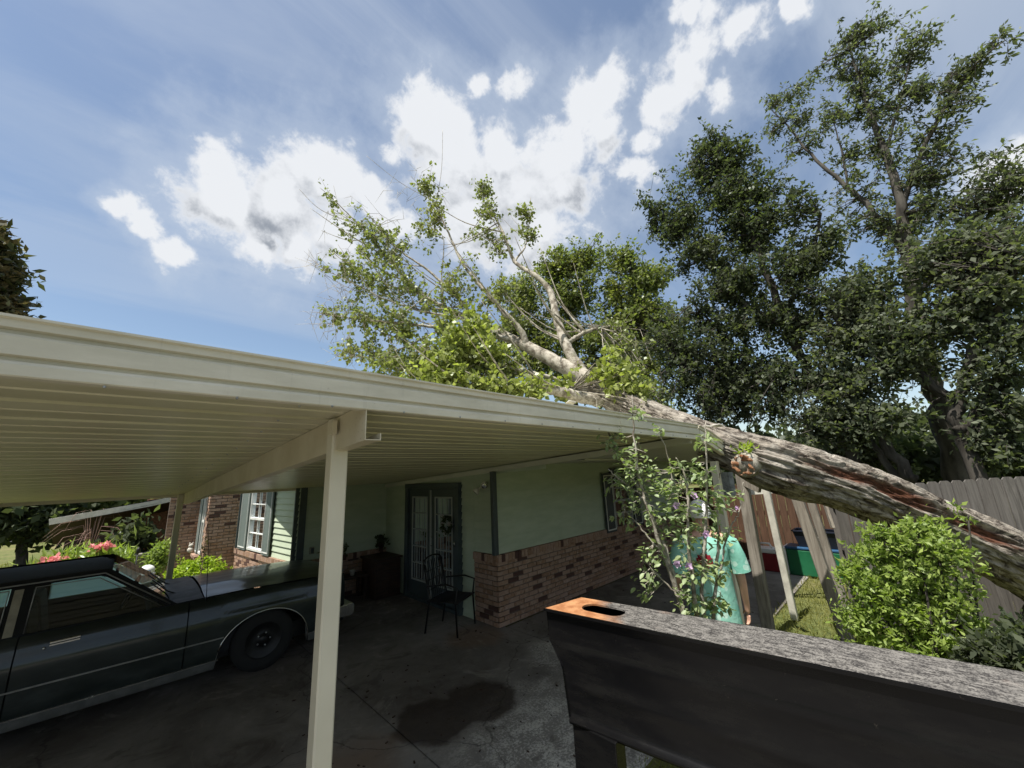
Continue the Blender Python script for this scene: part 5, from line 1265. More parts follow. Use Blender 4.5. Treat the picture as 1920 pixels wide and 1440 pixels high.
for p, r_ in zip([(cx_-a1, cy_-b1), (cx_+a1, cy_-b1), (cx_+a1, cy_+b1), (cx_-a1, cy_+b1)], [(cx_+a1, cy_-b1), (cx_+a1, cy_+b1), (cx_-a1, cy_+b1), (cx_-a1, cy_-b1)]): q.bar((*p, c1), (*r_, c1), 0.035, 0.02)
q.build('rim', 'navy_plastic', ct)
q = MB()
for i, (dy, dz, w_, h_) in enumerate(((0.02, 0.09, .035, .016), (0.0, 0.06, .20, .028), (0.0, 0.02, .20, .018), (0.10, 0.075, .02, .03))):
    q.box((cx_-a0-0.043-(dz-0.05)*0.2, cy_+dy-0.02, 0.66+dz), (0.004, w_, h_))
q.build('printed_lettering', 'white_plastic', ct)
# ------------------------------------------------------------------ patio chair and clutter on the porch
ch = thing('patio_chair', 'black metal mesh armchair turned toward the french doors', 'chair', (3.62, 5.25, 0))
cR = Matrix.Rotation(rad(25), 3, 'Z'); cc = V3((3.64, 5.20, 0))
def cpt(x_, y_, z_): return cc+cR @ V3((x_, y_, z_))
for s in (-1, 1):
    q = MB(); q.tube([cpt(0.27*s, -0.27, 0), cpt(0.27*s, -0.24, 0.42), cpt(0.27*s, -0.27, 0.62), cpt(0.27*s, -0.10, 0.66), cpt(0.27*s, 0.22, 0.62)], 0.013, 7); q.build('arm_frame', 'black_metal', ch, True)
    q = MB(); q.tube([cpt(0.24*s, 0.27, 0), cpt(0.24*s, 0.20, 0.42), cpt(0.24*s, 0.30, 0.92)], 0.013, 7); q.build('leg', 'black_metal', ch, True)
q = MB(); q.tube([cpt(0.24*math.cos(t), 0.30+0.02*math.sin(t), 0.92+0.07*math.sin(t)) for t in np.linspace(0, math.pi, 9)], 0.013, 7)
for i in range(9): x_ = -0.2+0.05*i; q.tube([cpt(x_, 0.205, 0.44), cpt(x_, 0.30, 0.94)], 0.0055, 5)
for z_ in (0.55, 0.68, 0.80): q.tube([cpt(-0.24, 0.20+(z_-0.42)*0.2, z_), cpt(0.24, 0.20+(z_-0.42)*0.2, z_)], 0.0055, 5)
q.build('backrest', 'black_metal', ch, True)
q = MB()
for i in range(13): q.tube([cpt(-0.25+0.5*i/12, -0.26, 0.42), cpt(-0.25+0.5*i/12, 0.21, 0.42)], 0.009, 5)
for z_ in (-0.26, 0.21): q.tube([cpt(-0.27, z_, 0.42), cpt(0.27, z_, 0.42)], 0.013, 7)
q.build('seat', 'black_metal', ch, True)
cb = thing('storage_cabinet', 'dark wooden cabinet in the porch corner beside the doors', 'cabinet', (3.8, 7.75, 0))
q = MB(); q.box((3.78, 7.72, 0.33), (0.50, 0.62, 0.66)); q.build('cabinet_body', 'dark_wood', cb, bevel=0.01)
q = MB(); q.box((3.78, 7.72, 0.68), (0.56, 0.68, 0.035)); q.build('cabinet_top', 'dark_wood', cb, bevel=0.006)
for s in (-1, 1):
    q = MB(); q.box((3.66+0.0, 7.402, 0.34), (0.22, 0.012, 0.56)) if s < 0 else q.box((3.90, 7.402, 0.34), (0.22, 0.012, 0.56)); q.build('cabinet_door', 'dark_wood', cb)
pd = thing('planter_on_ledge', 'dark potted plant standing in the inner porch corner', 'potted plant', (4.0, 8.08, 0.76))
q = MB(); q.lathe([(0.04, 0), (0.06, 0.10), (0.065, 0.10)], (3.93, 8.05, 0.77), 14); q.build('pot', 'dark_wood', pd, True)
stuff(link('foliage', np_mesh('foliage', *leaf_np(np.array([3.93, 8.05, 0.93])+rng.normal(size=(90, 3))*0.06, 0.08)), 'leaf_dark', pd))
bn = thing('garden_bench', 'dark wooden bench with clutter against the brick ledge', 'bench', (3.1, 7.85, 0))
q = MB()
for k in range(4): q.box((3.0, 7.68+0.1*k, 0.42), (1.0, 0.085, 0.025))
q.build('seat', 'dark_wood', bn)
for x_ in (2.55, 3.45):
    for y_ in (7.68, 8.0): q = MB(); q.box((x_, y_, 0.20), (0.05, 0.05, 0.41)); q.build('leg', 'dark_wood', bn)
jj = [('clay_pot', 'small clay flower pot on the left of the dark porch bench', (2.68, 7.8, 0.433), 0.07, 'neighbour_brick'), ('watering_can', 'small grey can in the middle of the dark porch bench', (2.95, 7.82, 0.433), 0.06, 'torn_metal'), ('garden_jar', 'dim cream jar on the right of the dark porch bench', (3.25, 7.8, 0.433), 0.05, 'stone_pale')]
for nme, lb, c, r_, mt in jj:
    q = MB(); q.lathe([(r_*0.7, 0), (r_, r_*1.6), (r_*1.1, r_*1.9), (r_*0.9, r_*1.9)], c, 14)
    if nme == 'watering_can': q.tube([(c[0]+r_, c[1], c[2]+0.03), (c[0]+r_*2.4, c[1], c[2]+0.13)], 0.012, 6)
    tag(q.build(nme, mt, None, True), lb, nme.split('_')[1])
ps = thing('ledge_plant', 'grey leaved plant in a low dish on the brick ledge', 'potted plant', (3.0, 8.1, 0.77))
q = MB(); q.lathe([(0.06, 0), (0.10, 0.06), (0.105, 0.06)], (3.05, 8.10, 0.765), 14); q.build('dish', 'dark_wood', ps, True)
stuff(link('foliage', np_mesh('foliage', *leaf_np(np.array([3.05, 8.08, 0.88])+rng.normal(size=(120, 3))*np.array([.09, .06, .05]), 0.08)), 'leaf_tall', ps))

# ------------------------------------------------------------------ black steel panel in the foreground
bp = thing('trailer_side', 'black steel trailer side wall with weathered top rail and slotted hole', 'trailer side', (1.7, 0, 1.5))
N0, N1 = np.array([1.556, 1.416]), np.array([2.165, -3.2]); B0, B1 = np.array([1.798, 1.373]), np.array([2.47, -3.2])
# top plate with an oblong hole
hc = at(1131, 1143, 2.0); tt = (1.5-H)/(ray(1131, 1143)[2]); hc = ray(1131, 1143)*tt; hx_, hy_ = hc[0], hc[1]
hu = V3((-0.1, 1, 0)).normalized(); hv = V3((1, 0.1, 0)).normalized(); ZT = 1.5
hole = []
for i in range(32):
    t = 2*math.pi*i/32; a_, b_ = math.cos(t), math.sin(t)
    hole.append(V3((hx_, hy_, ZT))+hu*(0.055*(1 if a_ > 0 else -1)*(min(1, abs(a_)*8))+0.052*a_)+hv*(0.056*b_))
outer = []
rect = [V3((N0[0], N0[1], ZT)), V3((B0[0], B0[1], ZT)), None, None]
def edge_pt(pA, pB, y_): t = (y_-pA[1])/(pB[1]-pA[1]); return V3((pA[0]+(pB[0]-pA[0])*t, y_, ZT))
yh = hy_-0.16; rect[2] = edge_pt(B0, B1, yh); rect[3] = edge_pt(N0, N1, yh)
ctr = V3((hx_, hy_, ZT))
def ray_rect(dirv):
    best = None
    for i in range(4):
        a_, b_ = rect[i], rect[(i+1) % 4]; e = b_-a_; den = dirv.x*e.y-dirv.y*e.x
        if abs(den) < 1e-9: continue
        w = a_-ctr; t = (w.x*e.y-w.y*e.x)/den; s_ = (w.x*dirv.y-w.y*dirv.x)/den
        if t > 0 and -1e-6 <= s_ <= 1+1e-6 and (best is None or t < best): best = t
    return ctr+dirv*best
q = MB(); vs = list(hole); outer = [ray_rect((h_-ctr).normalized()) for h_ in hole]
vs += outer; n_ = 32
fs = [(i, (i+1) % n_, n_+(i+1) % n_, n_+i) for i in range(n_)]
vs += [h_-V3((0, 0, 0.008)) for h_ in hole]; fs += [((i+1) % n_, i, 2*n_+i, 2*n_+(i+1) % n_) for i in range(n_)]
for c_ in rect:
    j = min(range(n_), key=lambda i: (outer[i]-c_).length); j2 = (j+1) % n_; j0 = (j-1) % n_
    k_ = len(vs); vs.append(c_)
    # close the little corner wedges
    a1_ = min((j0, j2), key=lambda i: ((outer[i]-c_).length))
    fs.append((n_+j, n_+a1_, k_)); fs.append((n_+j, n_+(j0 if a1_ == j2 else j2), k_))
k_ = len(vs); vs += [rect[3], rect[2], V3((B1[0], B1[1], ZT)), V3((N1[0], N1[1], ZT))]; fs.append((k_, k_+1, k_+2, k_+3))
q.add(vs, fs); q.build('top_rail', 'weathered_top', bp)
# side plate: (y, z) outline with the cut back lower corner, folded with shallow ridges
prof = [(1.492, 0.0), (1.485, 0.004), (1.42, 0.004), (1.37, 0.006), (1.36, 0.0045), (1.345, 0.001), (1.325, 0.001), (1.31, 0.0045), (1.22, 0.006), (1.205, 0.0015), (1.185, 0.0015), (1.17, 0.006), (1.09, 0.006), (1.075, 0.0), (1.064, -0.016), (1.050, -0.016), (1.046, 0.02)]
yend = lambda z: float(np.interp(z, [1.04, 1.064, 1.268, 1.361, 1.5], [1.312, 1.314, 1.337, 1.405, 1.416]))
q = MB(); vs = []; NS = 40
for (z_, o_) in prof:
    for i in range(NS+1):
        y_ = yend(z_)+(-3.2-yend(z_))*(i/NS)**1.4
        fade = min(1, max(0, (yend(z_)-y_-0.02)/0.10)) if 1.07 < z_ < 1.4 else 1
        x_ = N0[0]+(N1[0]-N0[0])*(1.416-y_)/4.616+0.006+o_*fade
        vs.append((x_, y_, z_))
q.add(vs, [(i*(NS+1)+j, (i+1)*(NS+1)+j, (i+1)*(NS+1)+j+1, i*(NS+1)+j+1) for i in range(len(prof)-1) for j in range(NS)])
o = q.build('side_plate', 'black_paint', bp, True)
q = MB(); q.bar((N0[0]-0.002, N0[1], 1.4935), (N1[0]-0.002, N1[1], 1.4935), 0.010, 0.011); q.bar((N0[0]-0.004, N0[1]+0.003, 1.4935), (B0[0], B0[1]+0.003, 1.4935), 0.010, 0.011); q.bar((B0[0], B0[1], 1.4935), (B1[0], B1[1], 1.4935), 0.010, 0.011); q.build('edge_strip', 'black_paint', bp)
# closing end plate and back plate
q = MB(); zz_ = [1.49, 1.361, 1.268, 1.064]; vs = []
for z_ in zz_: vs += [(N0[0]+0.006, yend(z_), z_), (B0[0]-0.006, yend(z_)-0.043, z_)]
q.add(vs, [(2*i, 2*i+1, 2*i+3, 2*i+2) for i in range(3)]); q.add([(B0[0]-0.006, 1.37, 1.49), (B1[0]-0.006, -3.2, 1.49), (B1[0]-0.006, -3.2, 1.05), (B0[0]-0.006, 1.27, 1.05)], [(0, 1, 2, 3)]); q.build('end_plate', 'black_paint', bp)
for y_ in (1.245, -1.0, -2.9):
    q = MB(); x_ = 1.60+0.132*(1.3-y_); q.box((x_, y_-0.05, 0.53), (0.07, 0.22, 1.05)); q.box((x_, y_, 0.01), (0.16, 0.2, 0.02)); q.build('upright', 'black_paint', bp, bevel=0.004)
q = MB(); q.add([(1.560, 1.31, 1.05), (2.155, -3.2, 1.05), (2.31, -3.2, 1.05), (1.72, 1.27, 1.05)], [(0, 1, 2, 3)]); q.build('bottom_flange', 'black_paint', bp)
def scuff(px, py, l):
    t = (1.560-0)/ray(px, py)[0]; c = ray(px, py)*t+EYE
    q = MB(); q.tube([(1.558, c[1]+0.02*math.sin(k*0.9), c[2]+0.03-l*k/5) for k in range(6)], [0.001, .0022, .003, .003, .002, .001], 5); return q.build('weld_mark', 'torn_metal', bp, True)


# ------------------------------------------------------------------ person (seen from behind, standing by the carport post)
def skin_mesh(name, comps, matn, parent, sub=2):
    """comps: list of (verts, edges, radii); grown with a Skin modifier"""
    vs, es, rs_, roots = [], [], [], []
    for v, e, r_ in comps:
        o_ = len(vs); roots.append(o_); vs += v; es += [(a+o_, b+o_) for a, b in e]; rs_ += r_
    me = bpy.data.meshes.new(name); me.from_pydata(vs, es, []); me.update()
    o = bpy.data.objects.new(name, me); COL.objects.link(o)
    md = o.modifiers.new('skin', 'SKIN'); md.use_smooth_shade = True
    sv = me.skin_vertices[0].data
    for i, r_ in enumerate(rs_): sv[i].radius = r_ if hasattr(r_, '__len__') else (r_, r_); sv[i].use_root = i in roots
    md2 = o.modifiers.new('subsurf', 'SUBSURF'); md2.levels = sub; md2.render_levels = sub
    me.materials.append(MATS[matn])
    o.parent = parent; o.matrix_parent_inverse = world_m(parent).inverted()
    return o
per = thing('person', 'white haired person in a mint green shirt standing with back turned', 'person', (3.94, 1.53, 0))
fx, fy = 0.78, 0.62                       # facing direction (away from the driveway)
PC = V3((3.94, 1.53, 0)); Fd = V3((fx, fy, 0)).normalized(); Rt = V3((Fd.y, -Fd.x, 0))
def pp(r_, f_, z_): v = PC+Rt*r_+Fd*f_; return (v.x, v.y, z_)
# body: pelvis root, legs, torso, neck, head, arms
bv = [pp(0, 0, .98), pp(0, 0, 1.15), pp(0, .01, 1.33), pp(0, -.01, 1.48), pp(0, .01, 1.57), pp(0, .03, 1.66), pp(0, .035, 1.75),
      pp(.10, 0, .92), pp(.11, .02, .50), pp(.115, -.02, .10), pp(.12, .12, .04), pp(-.10, 0, .92), pp(-.11, .03, .50), pp(-.115, 0, .10), pp(-.12, .14, .04),
      pp(.19, -.01, 1.47), pp(.235, -.01, 1.40), pp(.265, -.02, 1.13), pp(.30, .05, .90), pp(.305, .07, .83), pp(-.19, -.01, 1.47), pp(-.235, 0, 1.40), pp(-.27, .03, 1.16), pp(-.24, .20, 1.0), pp(-.23, .23, .95)]
be = [(0,1),(1,2),(2,3),(3,4),(4,5),(5,6),(0,7),(7,8),(8,9),(9,10),(0,11),(11,12),(12,13),(13,14),(3,15),(15,16),(16,17),(17,18),(18,19),(3,20),(20,21),(21,22),(22,23),(23,24)]
br = [(.15,.12),(.14,.115),(.15,.12),(.11,.09),(.055,.055),(.082,.095),(.07,.085),(.085,.085),(.06,.06),(.04,.04),(.035,.03),(.085,.085),(.06,.06),(.04,.04),(.035,.03),(.055,.055),(.05,.05),(.042,.042),(.028,.026),(.036,.020),(.055,.055),(.05,.05),(.042,.042),(.028,.026),(.036,.020)]
comps = [(bv, be, br)]
def hand(side, wr, palm, down):
    out = []
    fw = V3(down); rt = (Rt*side)
    base = V3(palm)
    for k, (o_, L_) in enumerate(((-.028, .062), (-.009, .070), (.010, .066), (.028, .052))):
        b0 = base+Fd*(-o_)*-1.0*1.0+fw*0.02
        p1 = b0+fw*L_*0.45-rt*0.002; p2 = p1+(fw*0.8-rt*0.5).normalized()*L_*0.35; p3 = p2+(fw*0.45-rt*0.9).normalized()*L_*0.28
        out.append(([tuple(base+Fd*o_), tuple(b0), tuple(p1), tuple(p2), tuple(p3)], [(0,1),(1,2),(2,3),(3,4)], [.010,.0095,.009,.0085,.007]))
    t0 = base+Fd*0.02-fw*0.03; t1 = t0+(Fd*0.8+fw*0.5-rt*0.2).normalized()*0.035; t2 = t1+(Fd*0.35+fw*0.9-rt*0.3).normalized()*0.03
    out.append(([tuple(base-fw*0.03), tuple(t0), tuple(t1), tuple(t2)], [(0,1),(1,2),(2,3)], [.012,.011,.010,.008]))
    return out
comps += hand(1, pp(.30, .05, .90), pp(.305, .07, .82), (0.0, 0.02, -1)); comps += hand(-1, pp(-.24, .2, 1.0), pp(-.23, .23, .95), (0.1, 0.1, -1))
# ears and nose
for s in (-1, 1): comps.append(([pp(.078*s, .02, 1.675), pp(.088*s, .01, 1.70), pp(.082*s, .0, 1.72)], [(0,1),(1,2)], [.010,.013,.009]))
comps.append(([pp(0, .12, 1.69), pp(0, .137, 1.665)], [(0,1)], [.010,.013]))
skin_mesh('body', comps, 'skin', per, 2)
# hair: cap of short white hair over the head
q = MB()
hc_ = V3(pp(0, .015, 1.715)); segs, rings = 22, 12; vs = []
for i in range(rings+1):
    ph = math.pi*0.62*i/rings
    for j in range(segs):
        t = 2*math.pi*j/segs; d_ = Rt*math.cos(t)*math.sin(ph)*0.098+Fd*math.sin(t)*math.sin(ph)*0.112+V3((0, 0, math.cos(ph)*0.118))
        if math.sin(t) > 0.2 and ph > 1.2: d_ *= 0.8
        k_ = 1+0.05*mnoise.noise(d_*40)
        vs.append(hc_+d_*k_)
q.add(vs, [(i*segs+j, i*segs+(j+1) % segs, (i+1)*segs+(j+1) % segs, (i+1)*segs+j) for i in range(rings) for j in range(segs)]); q.build('hair', 'white_hair', per, True)
# loose t-shirt: lofted rings down the torso, sleeves as short tubes
q = MB(); vs = []; sg = 36
RN = [(1.535, .075, .07, 0), (1.51, .13, .085, 0), (1.48, .20, .105, -.005), (1.42, .225, .125, -.01), (1.34, .215, .145, 0), (1.2, .205, .15, .005), (1.05, .215, .158, .005), (.90, .228, .168, .005), (.78, .238, .176, .005), (.735, .240, .178, .005)]
for (z_, a_, b_, f_) in RN:
    for j in range(sg):
        t = 2*math.pi*j/sg; k_ = 1+0.045*mnoise.noise(V3((math.cos(t)*2.6, math.sin(t)*2.6, z_*2.2)))*(1.5-min(1.5, z_))*2+0.02*math.sin(t*7+z_*3)*(1.4-min(1.4, z_))
        vs.append(pp(a_*0.9*math.cos(t)*k_, f_+b_*math.sin(t)*k_, z_))
q.add(vs, [(i*sg+j, i*sg+(j+1) % sg, (i+1)*sg+(j+1) % sg, (i+1)*sg+j) for i in range(len(RN)-1) for j in range(sg)])
for s in (-1, 1):
    A = [V3(pp(.15*s, -.01, 1.455)), V3(pp(.215*s, -.012, 1.425)), V3(pp(.252*s, -.015, 1.33)), V3(pp(.275*s, -.018, 1.20))]
    q.tube(A, [.082, .085, .078, .082], 16, False)
q.build('shirt', 'mint_shirt', per, True)
q = MB(); n_ = 10; vs = []
for i in range(n_+1):
    for j in range(n_+1):
        r_ = -.13+.13*j/n_; z_ = 1.26+.12*i/n_; aa = np.interp(z_, [1.2, 1.34, 1.42], [.205, .215, .225]); bb = np.interp(z_, [1.2, 1.34, 1.42], [.15, .145, .125])
        vs.append(pp(r_, -bb*math.sqrt(max(0, 1-(r_/aa)**2))*1.06-0.006, z_))
keep = []
for i in range(n_):
    for j in range(n_):
        x_ = (j+.5)/n_-.5; z_ = (i+.5)/n_-.5
        if (x_/0.5)**2+(z_/0.5)**2 < 1.0 and not (abs(x_) < 0.12 and abs(z_) < 0.1): keep.append((i*(n_+1)+j, i*(n_+1)+j+1, (i+1)*(n_+1)+j+1, (i+1)*(n_+1)+j))
q.add(vs, keep); q.build('shirt_print', 'dark_red_print', per, True)
q = MB()
for s in (-1, 1): q.tube([pp(.10*s, 0, .98), pp(.11*s, 0.005, .75), pp(.115*s, .02, .45)], [.10, .095, .09], 16, False)
q.tube([pp(0, 0, 1.02), pp(0, 0, .88)], [.145, .15], 20); q.build('shorts', 'grey_shorts', per, True)
q = MB()
for s in (-1, 1): q.blob(pp(.12*s, .06, .045), (.07, .07, .045), 12, 8); q.blob(pp(.12*s, .14, .04), (.05, .06, .035), 12, 8)
q.build('shoe', 'white_plastic', per, True)

# ------------------------------------------------------------------ flowering shrub between the trailer side and the carport
hb = thing('hibiscus_shrub', 'tall leggy hibiscus shrub with pale leaves and lavender flowers', 'shrub', (2.95, 1.10, 0))
HS = [
 [(1308, 1230, 3.0, .020), (1275, 1130, 3.0, .018), (1240, 1010, 3.02, .015), (1205, 930, 3.03, .012), (1165, 860, 3.05, .009), (1135, 800, 3.05, .006), (1115, 745, 3.05, .003)],
 [(1312, 1230, 3.0, .018), (1270, 1110, 3.0, .015), (1225, 985, 2.95, .012), (1200, 900, 2.95, .010), (1190, 830, 2.95, .007), (1185, 740, 2.95, .003)],
 [(1318, 1230, 2.95, .016), (1300, 1100, 2.9, .013), (1290, 990, 2.85, .010), (1285, 900, 2.85, .007), (1268, 860, 2.85, .003)],
 [(1325, 1230, 2.95, .014), (1318, 1120, 2.9, .012), (1322, 1000, 2.88, .010), (1325, 900, 2.87, .007), (1322, 790, 2.85, .003)],
 [(1332, 1230, 2.95, .013), (1340, 1120, 2.95, .011), (1345, 1020, 2.95, .009), (1345, 930, 2.95, .006), (1350, 880, 2.95, .003)],
 [(1245, 1040, 3.0, .008), (1210, 1000, 3.0, .006), (1170, 955, 3.0, .003)],
 [(1270, 1120, 2.98, .008), (1235, 1080, 2.98, .005), (1205, 1050, 2.98, .003)],
 [(1345, 1100, 2.95, .007), (1365, 1000, 2.95, .005), (1385, 960, 2.95, .003), (1395, 905, 2.95, .002)],
 [(1205, 930, 3.02, .007), (1165, 900, 3.0, .005), (1140, 880, 3.0, .003)],
 [(1240, 1010, 3.0, .006), (1260, 900, 3.0, .004), (1235, 800, 3.0, .002)],
]
q = MB(); SP = []
for L in HS:
    p_, r_ = limb_pts(L); p_, r_ = catmull(p_, r_, 7); p_ = [p+np.array([random.gauss(0, 1) for _ in range(3)])*0.004 for p in p_]
    if L[0][1] > 1200: p_ = [np.array([p_[0][0]*0.4+2.95*0.6, p_[0][1]*0.4+1.1*0.6, -0.02])]+p_; r_ = [r_[0]]+r_
    q.tube(p_, r_, 7); SP += [(p, k/len(p_)) for k, p in enumerate(p_) if k > 1]
q.build('stem', 'pale_bark', hb, True)
# ovate leaf, folded along its midrib
lm = MB(); outl = [(0, 0), (.18, .20), (.26, .45), (.20, .72), (0, 1.0), (-.20, .72), (-.26, .45), (-.18, .20)]
vv = [(x_, y_, abs(x_)*0.35-0.12*y_*y_) for x_, y_ in outl]+[(0, .45, -0.02), (0, .72, -0.06), (0, .2, 0)]
lm.add(vv, [(0, 1, 10), (1, 2, 8, 10), (2, 3, 9, 8), (3, 4, 9), (4, 5, 9), (5, 6, 8, 9), (6, 7, 10, 8), (7, 0, 10)])
leaf_mesh = lm.mesh('leaf'); leaf_mesh.materials.append(MATS['leaf_hib']); leaf_mesh.polygons.foreach_set('use_smooth', [True]*len(leaf_mesh.polygons))
HL = [(1120, 780, 3.05, 20, 10), (1190, 770, 2.95, 22, 12), (1150, 830, 3.0, 32, 26), (1195, 860, 2.95, 34, 26), (1175, 910, 3.0, 40, 40), (1225, 900, 2.95, 34, 26), (1180, 960, 3.0, 34, 26), (1235, 960, 2.95, 38, 34), (1270, 930, 2.9, 34, 30), (1325, 830, 2.85, 18, 12), (1320, 890, 2.87, 26, 20), (1340, 940, 2.9, 28, 26), (1290, 990, 2.87, 36, 34), (1345, 1000, 2.93, 28, 26), (1225, 1030, 3.0, 32, 24), (1215, 1080, 3.0, 22, 12), (1300, 1060, 2.9, 36, 34), (1345, 1070, 2.93, 26, 22), (1290, 1120, 2.93, 30, 28), (1345, 1130, 2.95, 26, 22), (1320, 1170, 2.95, 28, 22), (1210, 1110, 3.0, 14, 7), (1385, 930, 2.95, 12, 4), (1270, 880, 2.85, 14, 8), (1235, 810, 3.0, 14, 6), (1275, 1000, 3.0, 24, 16)]
SPp = np.array([s_[0] for s_ in SP]); leafP = []; petP = []; tw0 = []; tw1 = []
for (px, py, d, rp, n) in HL:
    for _ in range(max(1, int(n*1.15))):
        v = rng.normal(size=3); v /= np.linalg.norm(v); c = at(px, py, d)+v*px_m(px, py, d, rp)*(rng.random()**0.5)
        j = ((SPp-c)**2).sum(1).argmin(); s0 = SPp[j]; tw0.append(s0); tw1.append(c)
        for m_ in range(3): leafP.append((s0+(c-s0)*(1-0.32*m_*rng.random())+rng.normal(size=3)*0.018, c-s0))
tw0 = np.array(tw0); tw1 = np.array(tw1)
stuff(link('twigs', np_mesh('twigs', *sticks_np(tw0, tw1, np.full(len(tw0), .0028), np.full(len(tw0), .0012))), 'pale_bark', hb))
random.shuffle(leafP); JV = []; JF = []
def leaf_matrix(c, dirv, s_):
    d = V3(dirv)*0.8/max(1e-6, V3(dirv).length)+V3((random.gauss(0, .6), random.gauss(0, .6), random.gauss(0, .45)-0.1)); d.normalize()
    up = V3((random.gauss(0, .45), random.gauss(0, .45), 1)); x_ = d.cross(up).normalized(); z_ = x_.cross(d)
    return Matrix.Translation(V3(c)) @ Matrix((x_, d, z_)).transposed().to_4x4() @ Matrix.Scale(s_, 4)
for k, (c, dv) in enumerate(leafP):
    Mx = leaf_matrix(c, dv, random.uniform(0.028, 0.060))
    if k < 285:
        o = bpy.data.objects.new('leaf', leaf_mesh); COL.objects.link(o); o.parent = hb; o.matrix_parent_inverse = world_m(hb).inverted(); o.matrix_world = Mx
    else:
        o_ = len(JV); JV += [tuple(Mx @ V3(v)) for v in vv]; JF += [tuple(o_+i for i in f) for f in lm.f]
me = bpy.data.meshes.new('small_leaves'); me.from_pydata(JV, [], JF); me.update(); stuff(link('small_leaves', me, 'leaf_hib', hb, True))
for (px, py, d) in ((1267, 948, 2.82), (1322, 1000, 2.85), (1268, 1058, 2.85), (1379, 952, 2.93), (1300, 930, 2.85), (1290, 1062, 2.85)):
    c = V3(at(px, py, d)); q = MB()
    ax = V3((-0.5, -0.6, random.uniform(-.2, .5))).normalized(); a = ax.cross(V3((0, 0, 1))).normalized(); b = ax.cross(a)
    for k in range(5):
        t = 2*math.pi*k/5; dr = a*math.cos(t)+b*math.sin(t); sd_ = ax.cross(dr); r_ = 0.025 if px != 1379 else .014
        q.add([c, c+dr*r_*0.6+sd_*r_*0.45+ax*0.01, c+dr*r_*1.1+ax*0.014, c+dr*r_*0.6-sd_*r_*0.45+ax*0.01], [(0, 1, 2, 3)])
    q.tube([c, c+ax*0.025], 0.004, 6); q.build('flower', 'petal_lavender', hb)

# ------------------------------------------------------------------ bush in front of the trunk
def bush(name, label, cat, lobes, n_leaf, leaf, matn, stemr=0.012, base=None, group=None, wide=0.55, cr=0.07, droop=-0.1, extra=1.0, up=0.3):
    c0 = at(*lobes[0][:3]); bx, by = (base if base else (c0[0], c0[1])); t = thing(name, label, cat, (bx, by, 0), group)
    A = []; q = MB()
    for (px, py, d, rp, n) in lobes:
        c = at(px, py, d); b0 = np.array([bx+random.gauss(0, .05), by+random.gauss(0, .05), -0.02]); m_ = b0*0.5+c*0.5+np.array([random.gauss(0, .03), random.gauss(0, .03), 0])
        p_, r_ = catmull([b0, m_, c], [stemr, stemr*0.7, stemr*0.3], 5); q.tube(p_, r_, 6); A += p_[4:]
    q.build('stem', 'dark_bark', t, True)
    tw_, lv_ = clusters(lobes, np.array(A), np.full(len(A), stemr*0.4), leaf, n_leaf, cr, extra, None, up, 0, droop, wide, tw=0.004, shell=0.45)
    stuff(link('twigs', np_mesh('twigs', *tw_), 'dark_bark', t)); stuff(link('foliage', np_mesh('foliage', *lv_), matn, t))
    return t
bush('green_bush', 'bright green leafy bush growing in front of the fallen trunk', 'bush',
 [(1730, 1110, 4.25, 44, 40), (1700, 1015, 4.2, 24, 18), (1755, 1020, 4.2, 20, 14), (1720, 985, 4.2, 13, 7), (1640, 1040, 4.2, 28, 24), (1690, 1055, 4.2, 38, 40), (1762, 1062, 4.2, 34, 30), (1632, 1095, 4.2, 32, 30), (1680, 1135, 4.2, 44, 44), (1640, 1160, 4.2, 32, 26), (1606, 1065, 4.2, 14, 7), (1735, 1180, 4.2, 42, 36), (1785, 1125, 4.2, 32, 26), (1690, 1210, 4.2, 42, 38), (1775, 1225, 4.2, 42, 34), (1835, 1180, 4.3, 28, 18), (1820, 1220, 4.3, 34, 20), (1620, 1195, 4.2, 26, 18), (1590, 1080, 4.2, 10, 4), (1885, 1205, 4.3, 22, 10), (1602, 1150, 4.2, 14, 6), (1660, 1000, 4.2, 10, 4), (1790, 1030, 4.2, 12, 5), (1815, 1100, 4.3, 14, 6), (1815, 965, 4.35, 9, 3)],
 50, 0.042, 'leaf_bush', 0.014, (4.2, 0.1), None, 0.42, 0.075, -0.25, 0.62)
bush('low_bush', 'dark low plants at the foot of the bush under the trunk', 'plants', [(1870, 1235, 3.9, 40, 30), (1915, 1200, 4.0, 36, 26), (1930, 1240, 3.8, 36, 26), (1840, 1250, 3.8, 30, 18)], 30, 0.05, 'leaf_dark', 0.008, (3.95, -0.25), None, 0.5, 0.06)
bush('lime_bush', 'rounded lime green bush in sunlight below the stepped brick wall', 'bush', [(370, 1085, 9.9, 26, 50), (340, 1080, 9.9, 22, 36), (405, 1082, 9.8, 22, 36), (385, 1070, 9.9, 20, 30), (350, 1068, 10, 16, 20), (420, 1092, 9.7, 18, 24), (330, 1092, 9.9, 18, 24), (372, 1100, 9.8, 30, 40)], 50, 0.055, 'leaf_lime', 0.012, (1.28, 9.85), None, 0.5, 0.09, -0.3)
bush('azalea_bush', 'pinkish green bush beside the far carport post', 'bush', [(300, 1035, 11.5, 14, 20), (296, 1050, 11.5, 18, 26), (290, 1062, 11.5, 16, 20), (306, 1020, 11.6, 8, 6)], 34, 0.06, 'leaf_bush', 0.01, (0.78, 11.4), None, 0.5, 0.08)

